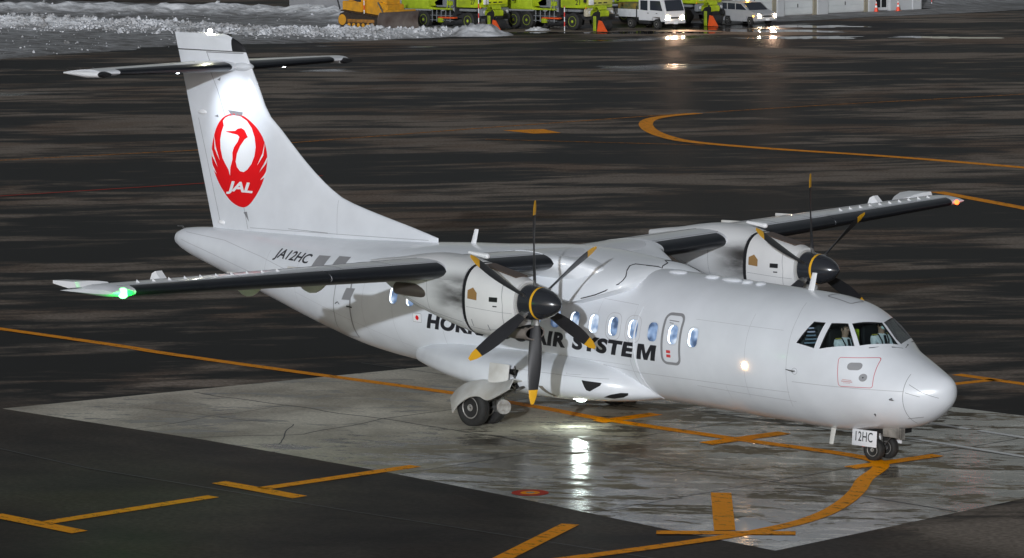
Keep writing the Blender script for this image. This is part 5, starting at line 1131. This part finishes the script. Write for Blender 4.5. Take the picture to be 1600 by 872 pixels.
def sweeper(x, y, label, num, apron_col=None, wheels=True):
    """lime runway sweeper truck; origin on the ground under the starboard front wheel, heading +x"""
    T = empty('sweeper_truck', label, 'truck', (x, y, 0), 0, 'lime snow sweeper trucks parked in a row')
    Wd = 2.5
    for yy in (.2, Wd - .2):
        for xx in (0, -4.15, -5.35): vwheel(T, (xx, yy, .56), .56, .4, LIME)
    part(T, 'chassis', (-3.2, Wd / 2, .85), (9.2, 1.3, .35), TD)
    part(T, 'frame_rail', (-4.1, .18, 1.28), (5.0, .12, .12), LIME, .01)
    part(T, 'rear_engine_box', (-5.0, Wd / 2, 1.72), (2.6, 2.4, .95), LIMED, .06)
    part(T, 'mid_tank', (-3.0, Wd / 2, 1.75), (1.3, 2.3, .6), LIME, .06)
    prism(T, 'grey_hopper', [(-3.0, 1.4), (-1.45, 1.4), (-1.45, 2.1), (-2.3, 2.15), (-3.2, 1.7)], .1, Wd - .1, TG, .02)
    bm = bmesh.new(); tube(bm, [(-4.2, .6, 2.45), (-3.0, .7, 2.25), (-2.0, .7, 2.3), (-1.3, .7, 2.5)], [.25, .28, .3, .28], 14); obj('blower_duct', bm, MAROON, T)
    part(T, 'light_box', (-1.65, .12, 1.66), (.38, .3, .3), LIME, .05)
    for k in range(5):
        bm = bmesh.new(); xx = -3.35 + .42 * k; tube(bm, [(xx, .05, .45), (xx + .05, .02, 1.2)], .03, 6); obj('guard_rail', bm, TG, T)
    for zz in (.55, .85):
        bm = bmesh.new(); tube(bm, [(-3.5, .03, zz), (-1.4, .03, zz)], .025, 6); obj('guard_rail', bm, TG, T)
    bm = bmesh.new(); tube(bm, [(-1.9, .0, 1.25), (-1.85, .0, 2.0), (-1.65, .0, 2.0), (-1.6, .0, 1.25)], .03, 6); obj('grab_rail', bm, LIME, T)
    # centre broom
    bm = bmesh.new(); tube(bm, [(-2.3, .1, .5), (-1.3, 2.3, .5)], .3, 14); obj('centre_broom', bm, TD, T); part(T, 'broom_guard', (-2.0, .15, .72), (1.5, .35, .10), ORNG, .03)
    part(T, 'yellow_motor', (-2.55, .05, .55), (.35, .3, .3), LIME, .06)
    # cab
    part(T, 'bulkhead', (-1.15, Wd / 2, 1.9), (.12, 2.5, 1.9), TD, .02)
    prism(T, 'cab', [(-1.05, 1.42), (1.18, 1.42), (1.22, 2.05), (1.0, 3.2), (-1.05, 3.2)], 0, Wd, LIME, .04)
    for yy, nm in ((-.008, 'side_window'), (Wd + .008, 'side_window')):
        prism(T, nm, [(-.1, 2.1), (1.02, 2.1), (.84, 2.98), (-.1, 2.98)], yy - .01, yy + .01, VGL); prism(T, nm, [(-.9, 2.1), (-.28, 2.1), (-.28, 2.98), (-.9, 2.98)], yy - .01, yy + .01, VGL)
    bm = bmesh.new(); loft(bm, [[Vector((1.21, .15, 2.12)), Vector((1.21, Wd - .15, 2.12)), Vector((1.03, Wd - .2, 3.05)), Vector((1.03, .2, 3.05))], [Vector((1.235, .15, 2.12)), Vector((1.235, Wd - .15, 2.12)), Vector((1.055, Wd - .2, 3.05)), Vector((1.055, .2, 3.05))]]); obj('windscreen', bm, VGL, T, sm=False)
    part(T, 'grille', (1.22, Wd / 2, 1.78), (.06, 2.3, .34), mat('cream_grille', (.5, .5, .1), .5) if apron_col is None else apron_col, .02)
    for k in range(3): part(T, 'grille_slot', (1.26, .75 + .5 * k, 1.74), (.02, .32, .08), BLACK, .01)
    part(T, 'bumper', (1.15, Wd / 2, 1.14), (.35, 2.45, .50), TG if num != '21' else mat('cream_bumper', (.52, .47, .36), .6, var=.3), .08)
    part(T, 'coupling_frame', (1.55, Wd / 2, .85), (.7, 1.5, .35), TD, .05); part(T, 'wheel_arch', (0, .12, 1.25), (1.5, .3, .18), TG, .06)
    part(T, 'sign_plate', (1.27, .45, 1.80), (.03, .45, .34), LOGOW, .005)
    for yy in (.25, Wd - .25):
        bm = bmesh.new(); lathe(bm, [(0, .11), (.04, .10), (.05, .001)], (1, 0, 0), (1.33, yy, 1.15), 14); obj('headlight', bm, mat('headlamp_glass', (.6, .6, .6), .1), T)
    bm = bmesh.new(); ball(bm, (1.25, -.02, 1.45), .06, seg=8); obj('indicator', bm, mat('orange_lens', (.8, .3, .02), .3), T)
    for yy in (-.25, Wd + .25):
        bm = bmesh.new(); tube(bm, [(1.05, .1 if yy < 0 else Wd - .1, 2.2), (1.35, yy, 2.1)], .03, 6); box(bm, (1.38, yy, 1.95), (.06, .2, .3), bev=.02); obj('mirror', bm, TD, T)
    b_ = fit2d(text_bm(num, .01), 0, .42, 0, .34); bmesh.ops.triangulate(b_, faces=b_.faces)
    for v in b_.verts: v.co = Vector((.30 + v.co.x, -.012, 1.62 + v.co.y))
    obj('number_lettering', b_, BLKLET, T, sm=False, normals=False)
    # front broom: lime segmented hood, black brush and orange side shield
    bm = bmesh.new(); tube(bm, [(2.8, -.2, .40), (2.8, .45, .40)], .34, 20); br = obj('front_broom', bm, TD, T)
    for k in range(4):
        a0 = R(20 + 36 * k); rg = []
        for j in range(5):
            a = a0 + R(7.5) * j; r_ = 1 + .16 * math.sin(PI * j / 4); cx_, cz_ = 2.45 + .46 * r_ * math.cos(a), .72 + .82 * r_ * math.sin(a)
            rg.append([Vector((cx_, -.35, cz_)), Vector((cx_, .40, cz_)), Vector((cx_ - .05, .40, cz_ - .06)), Vector((cx_ - .05, -.35, cz_ - .06))])
        bm = bmesh.new(); loft(bm, rg); obj('hood_segment', bm, LIME, br, 30)
    bm = bmesh.new(); tube(bm, [(2.42, -.25, .80), (2.42, .36, .80)], .46, 16); obj('hood_liner', bm, BLACK, br)
    part(br, 'hood_end_plate', (2.35, -.36, .50), (.26, .06, .95), LIME, .03)
    prism(br, 'black_side_skirt', [(2.55, .3), (2.8, .9), (2.85, 1.35), (2.6, 1.4), (2.45, 1.0)], -.34, -.28, BLACK)
    prism(br, 'orange_shield', [(2.6, .02), (3.5, .02), (3.0, .68), (2.75, .72)], -.42, -.36, ORNG)
    return T
sweeper(-128.5, 120.3, 'lime truck numbered 21 with cream bumper in the middle of the row', '21')
sweeper(-134.6, 116.9, 'lime truck numbered 27 with grey bumper behind the snow heap', '27', mat('lime_grille', (.60, .68, .02), .4))
sweeper(-127.9, 130.0, 'lime truck behind the white crew truck, nearest the garage', '25', mat('bright_lime_grille', (.62, .72, .02), .4))

def face_lamp(par_, name, c, r, m, ax=(1, 0, 0)):
    bm = bmesh.new(); lathe(bm, [(0, r), (.03, r * .95), (.05, .001)], ax, c, 14); return obj(name, bm, m, par_)
HL = emit('headlight_glow', (1, .80, .52), 300)
# white crew-cab truck
T = empty('crew_truck', 'white crew cab truck with headlights on and orange beacon', 'truck', (-125.0, 124.4, 0), R(-6))
for yy in (.12, 1.55):
    vwheel(T, (0, yy, .33), .33, .22, RIM); vwheel(T, (-2.55, yy, .33), .33, .26, RIM)
WP = mat('white_truck_paint', (.70, .70, .71), .3, var=.06, coat=.3)
part(T, 'chassis', (-1.3, .85, .5), (4.3, .8, .2), TD)
prism(T, 'cab', [(-1.75, .55), (-.42, .55), (-.38, .82), (.38, .82), (.42, .5), (.85, .5), (.88, 1.15), (.55, 1.95), (.45, 2.02), (-1.75, 2.02)], 0, 1.68, WP, .03)
for x0, x1, xt0, xt1 in ((-1.55, -.85, -1.55, -.85), (-.6, .62, -.6, .36)):
    for yy in (-.006, 1.686): prism(T, 'side_window', [(x0, 1.22), (x1, 1.18), (xt1, 1.82), (xt0, 1.82)], yy - .008, yy + .008, VGL)
bm = bmesh.new(); loft(bm, [[Vector((.875, .1, 1.18)), Vector((.875, 1.58, 1.18)), Vector((.60, 1.53, 1.88)), Vector((.60, .15, 1.88))], [Vector((.90, .1, 1.18)), Vector((.90, 1.58, 1.18)), Vector((.625, 1.53, 1.88)), Vector((.625, .15, 1.88))]]); obj('windscreen', bm, VGL, T, sm=False)
part(T, 'bumper', (.87, .84, .50), (.14, 1.66, .26), WP, .04); part(T, 'grille', (.885, .84, .74), (.03, .8, .10), BLACK, .01); part(T, 'number_plate', (.95, .84, .42), (.02, .36, .16), LOGOW, .005)
for yy in (.2, 1.48): face_lamp(T, 'headlight', (.88, yy, .72), .11, HL)
part(T, 'cargo_bed', (-3.0, .85, .98), (2.3, 1.7, .5), mat('white_bed_paint', (.60, .61, .62), .5, var=.15), .02); part(T, 'bed_load', (-2.95, .85, 1.42), (2.1, 1.5, .42), mat('dark_green_tarpaulin', (.03, .08, .04), .7, dirt=(.35, .2, .02), vscale=2), .12)
part(T, 'ladder', (-1.9, -.03, 1.0), (.08, .04, .9), TD, .01); bm = bmesh.new(); ball(bm, (.1, .85, 2.12), .13, seg=12); obj('beacon', bm, emit('amber_beacon', (1, .45, .04), 40), T)
for k in (-.75, .1): part(T, 'door_handle', (k - .05, -.02, 1.02), (.14, .03, .04), BLACK, .008)
part(T, 'step_box', (-1.2, .1, .42), (1.0, .25, .2), TD, .03)
# van
T = empty('service_van', 'grey white estate van with bright headlights and a yellow beacon', 'van', (-123.75, 131.9, 0), R(-12))
for yy in (.1, 1.5):
    vwheel(T, (0, yy, .3), .3, .2, RIM); vwheel(T, (-2.5, yy, .3), .3, .2, RIM)
VP = mat('silver_white_paint', (.42, .42, .43), .3, var=.08, coat=.4)
prism(T, 'body', [(-3.3, .3), (-2.9, .25), (-2.85, .6), (-2.15, .6), (-2.1, .25), (-.42, .25), (-.36, .6), (.36, .6), (.42, .28), (.8, .3), (.85, .7), (.55, .88), (-.15, .98), (-.85, 1.45), (-3.1, 1.5), (-3.35, .95)], 0, 1.62, VP, .025)
for yy in (-.004, 1.624):
    prism(T, 'side_window', [(-1.5, 1.0), (-.35, 1.0), (-.95, 1.38), (-1.5, 1.4)], yy - .008, yy + .008, VGL); prism(T, 'side_window', [(-2.4, 1.0), (-1.6, 1.0), (-1.6, 1.4), (-2.4, 1.41)], yy - .008, yy + .008, VGL); prism(T, 'side_window', [(-3.2, 1.0), (-2.5, 1.0), (-2.5, 1.41), (-3.05, 1.42)], yy - .008, yy + .008, VGL)
bm = bmesh.new(); loft(bm, [[Vector((-.14, .1, 1.0)), Vector((-.14, 1.52, 1.0)), Vector((-.80, 1.45, 1.44)), Vector((-.80, .17, 1.44))], [Vector((-.12, .1, 1.02)), Vector((-.12, 1.52, 1.02)), Vector((-.78, 1.45, 1.46)), Vector((-.78, .17, 1.46))]]); obj('windscreen', bm, VGL, T, sm=False)
for yy in (.18, 1.44): face_lamp(T, 'headlight', (.82, yy, .66), .10, HL)
part(T, 'front_bumper', (.84, .81, .42), (.10, 1.5, .2), VP, .04); part(T, 'grille', (.87, .81, .62), (.03, .7, .09), BLACK, .01); part(T, 'number_plate', (.90, .81, .4), (.02, .3, .14), LOGOW, .004)
bm = bmesh.new(); ball(bm, (-1.3, .8, 1.6), .10, seg=12); obj('beacon', bm, MATS['amber_beacon'], T); bm = bmesh.new(); ball(bm, (.45, -.02, .62), .05, seg=8); obj('indicator', bm, AMB, T); bm = bmesh.new(); ball(bm, (-3.33, .1, .75), .06, seg=8); obj('rear_lamp', bm, emit('rear_lamp_glow', (1, .25, .05), 4), T)
for loc_, w_, tgt in (((-124.0, 124.7, .75), 900, (-112, 122.5, 0)), ((-122.7, 132.6, .66), 1100, (-112, 130, 0))):
    ld = bpy.data.lights.new('headlight_beam', 'SPOT'); ld.energy = w_; ld.color = (1, .62, .42); ld.spot_size = R(100); ld.spot_blend = .7; ld.shadow_soft_size = .1
    lo = bpy.data.objects.new('headlight_beam', ld); link(lo); lo.location = Vector(loc_) + Vector((.3, 0, 0)); lo.rotation_euler = (Vector(tgt) - lo.location).to_track_quat('-Z', 'Y').to_euler()
ca, sa = math.cos(R(-6)), math.sin(R(-6))
def in_truck(x, y): return (-125.0 + x * ca - y * sa, 124.4 + x * sa + y * ca)
# bulldozer
T = empty('bulldozer', 'yellow bulldozer with broad brown blade standing on the snow bank', 'bulldozer', (-136.2, 109.0, .28), R(3))
YD = mat('bulldozer_yellow', (.72, .33, .01), .45, dirt=(.45, .22, .03), vscale=2.5); TRK = mat('track_steel', (.06, .045, .035), .6, .3, var=.4, vscale=6)
for yy in (.0, 2.0):
    pth = [(-2.0, .42), (-1.7, .12), (1.3, .08), (1.75, .35), (1.55, .75), (-1.3, 1.12), (-1.85, .95)]
    prism(T, 'track', pth, yy, yy + .55, TRK, .05)
    for k in range(14):
        u = k / 13; bm = bmesh.new(); box(bm, (1.5 - 3.1 * u, yy + .27, .80 + .36 * u), (.16, .6, .08), rot=Matrix.Rotation(R(7), 3, 'Y')); obj('track_shoe', bm, TRK, T, sm=False)
    bm = bmesh.new(); lathe(bm, [(-.3, .02), (-.3, .34), (.3, .34), (.3, .02)], (0, 1, 0), (-1.55, yy + .27, .58), 20); obj('drive_sprocket', bm, YD, T)
    for k in range(6):
        bm = bmesh.new(); lathe(bm, [(-.3, .02), (-.3, .13), (.3, .13), (.3, .02)], (0, 1, 0), (-.95 + .42 * k, yy + .27, .26), 12); obj('track_roller', bm, YD, T)
    part(T, 'track_frame', (.1, yy + .27, .52), (2.4, .6, .22), mat('rusty_yellow', (.42, .18, .02), .7, dirt=(.08, .05, .03), vscale=4), .03)
prism(T, 'engine_hood', [(-.2, .95), (1.75, .85), (1.75, 1.95), (-.2, 2.15)], .65, 1.9, YD, .04)
part(T, 'hood_vent', (1.2, .63, 1.55), (.4, .03, .35), TD, .01)
prism(T, 'rear_body', [(-1.9, 1.15), (-.2, 1.05), (-.2, 1.7), (-1.9, 1.75)], .35, 2.2, YD, .04)
prism(T, 'cab', [(-1.5, 1.7), (-.15, 1.7), (-.25, 3.0), (-1.5, 3.0)], .5, 2.05, YD, .04)
prism(T, 'cab_window', [(-1.3, 1.85), (-.35, 1.65), (-.42, 2.85), (-1.3, 2.85)], .47, .49, VGL); prism(T, 'cab_window', [(-.19, 1.9), (-.17, 1.9), (-.235, 2.85), (-.255, 2.85)], .6, 1.95, VGL)
prism(T, 'front_guard', [(1.1, .8), (1.95, .7), (1.95, 1.55), (1.1, 1.75)], .5, 2.05, YD, .04)
bm = bmesh.new(); rg = []
for k in range(9):
    a = R(-38 + 80 * k / 8); rg.append([Vector((2.15 + .75 * (1 - math.cos(a)), -.55, .55 + .85 * math.sin(a))), Vector((2.15 + .75 * (1 - math.cos(a)), 3.05, .55 + .85 * math.sin(a))), Vector((2.09 + .75 * (1 - math.cos(a)), 3.05, .55 + .85 * math.sin(a))), Vector((2.09 + .75 * (1 - math.cos(a)), -.55, .55 + .85 * math.sin(a)))])
loft(bm, rg); obj('blade', bm, mat('worn_brown_blade', (.11, .075, .065), .4, .3, dirt=(.26, .22, .20), vscale=1.2), T, 50)
part(T, 'blade_top_rail', (2.28, 1.25, 1.18), (.18, 2.8, .12), YD, .02)
for yy in (.1, 2.3):
    bm = bmesh.new(); tube(bm, [(.6, yy, .45), (2.1, yy, .4)], .10, 8); obj('push_arm', bm, YD, T)
    bm = bmesh.new(); tube(bm, [(1.3, yy * .8 + .25, 1.7), (2.1, yy, .9)], .05, 8); obj('lift_ram', bm, STEEL, T)
for yy in (.35, 2.1):
    bm = bmesh.new(); tube(bm, [(-2.1, yy, 1.2), (-2.35, yy, 1.9), (-2.0, yy, 2.2)], .05, 8); obj('ripper_rail', bm, TD, T)
bm = bmesh.new(); tube(bm, [(.9, 1.0, 2.0), (.9, 1.0, 2.9)], .08, 10); obj('exhaust_stack', bm, TD, T)
# red and white snow poles
PR = mat('pole_red', (.7, .05, .04), .5); PW = mat('pole_white', (.75, .75, .75), .5)
def pole(x, y, h, label, z0_=0.):
    o = empty('snow_pole', label, 'marker pole', (x, y, z0_), 0, 'red and white snow poles'); k = 0; z = 0
    while z < h:
        bm = bmesh.new(); tube(bm, [(0, 0, z), (0, 0, min(z + .3, h))], .032, 8); obj('red_band' if k % 2 else 'white_band', bm, PR if k % 2 else PW, o); z += .3; k += 1
pole(-136.0, 109.2, 2.2, 'thin red and white pole in front of the bulldozer tracks'); pole(-131.6, 115.0, 2.6, 'thin pole standing in the heap before the left lime truck')
pole(-128.2, 119.3, 1.6, 'red and white pole by the middle lime truck'); pole(-133.5, 162.4, 2.0, 'pole in the snow right of the garage')
# traffic cones
def cone(x, y, label):
    o = empty('traffic_cone', label, 'traffic cone', (x, y, 0), 0, 'orange traffic cones by the garage door')
    bm = bmesh.new(); box(bm, (0, 0, .02), (.38, .38, .04), bev=.01); obj('base', bm, ORNG, o)
    cm = mat('cone_orange', (.85, .07, .02), .45); bm = bmesh.new()
    lathe(bm, [(0, .14), (.28, .095), (.42, .068), (.56, .045), (.68, .028), (.72, .02)], (0, 0, 1), (0, 0, .04), 16, [0, 1, 0, 1, 0]); obj('cone_body', bm, [cm, PW], o)
cone(-130.3, 152.4, 'traffic cone directly before the entrance door'); cone(-129.9, 153.9 + .4, 'traffic cone right of the entrance door')
# people inside the crew truck and the van
x_, y_ = in_truck(-.15, .45); seated((x_, y_, 1.02), R(-6), VEST, 'driver in orange vest at the wheel of the crew truck', tie=False, vest=True, helmet=True)
x_, y_ = in_truck(-.15, 1.2); seated((x_, y_, 1.02), R(-6), VEST, 'passenger in orange vest at the windscreen of the crew truck', tie=False, vest=True, helmet=True)

for o in bpy.data.objects:
    if o.name.split('.')[0] in ('panel_seam', 'wing_panel_gap', 'hinge_seam', 'hinge_gap', 'radome_strip', 'exit_lettering', 'hatch_lettering', 'pavement_joint') and o.parent: o['kind'] = 'stuff'
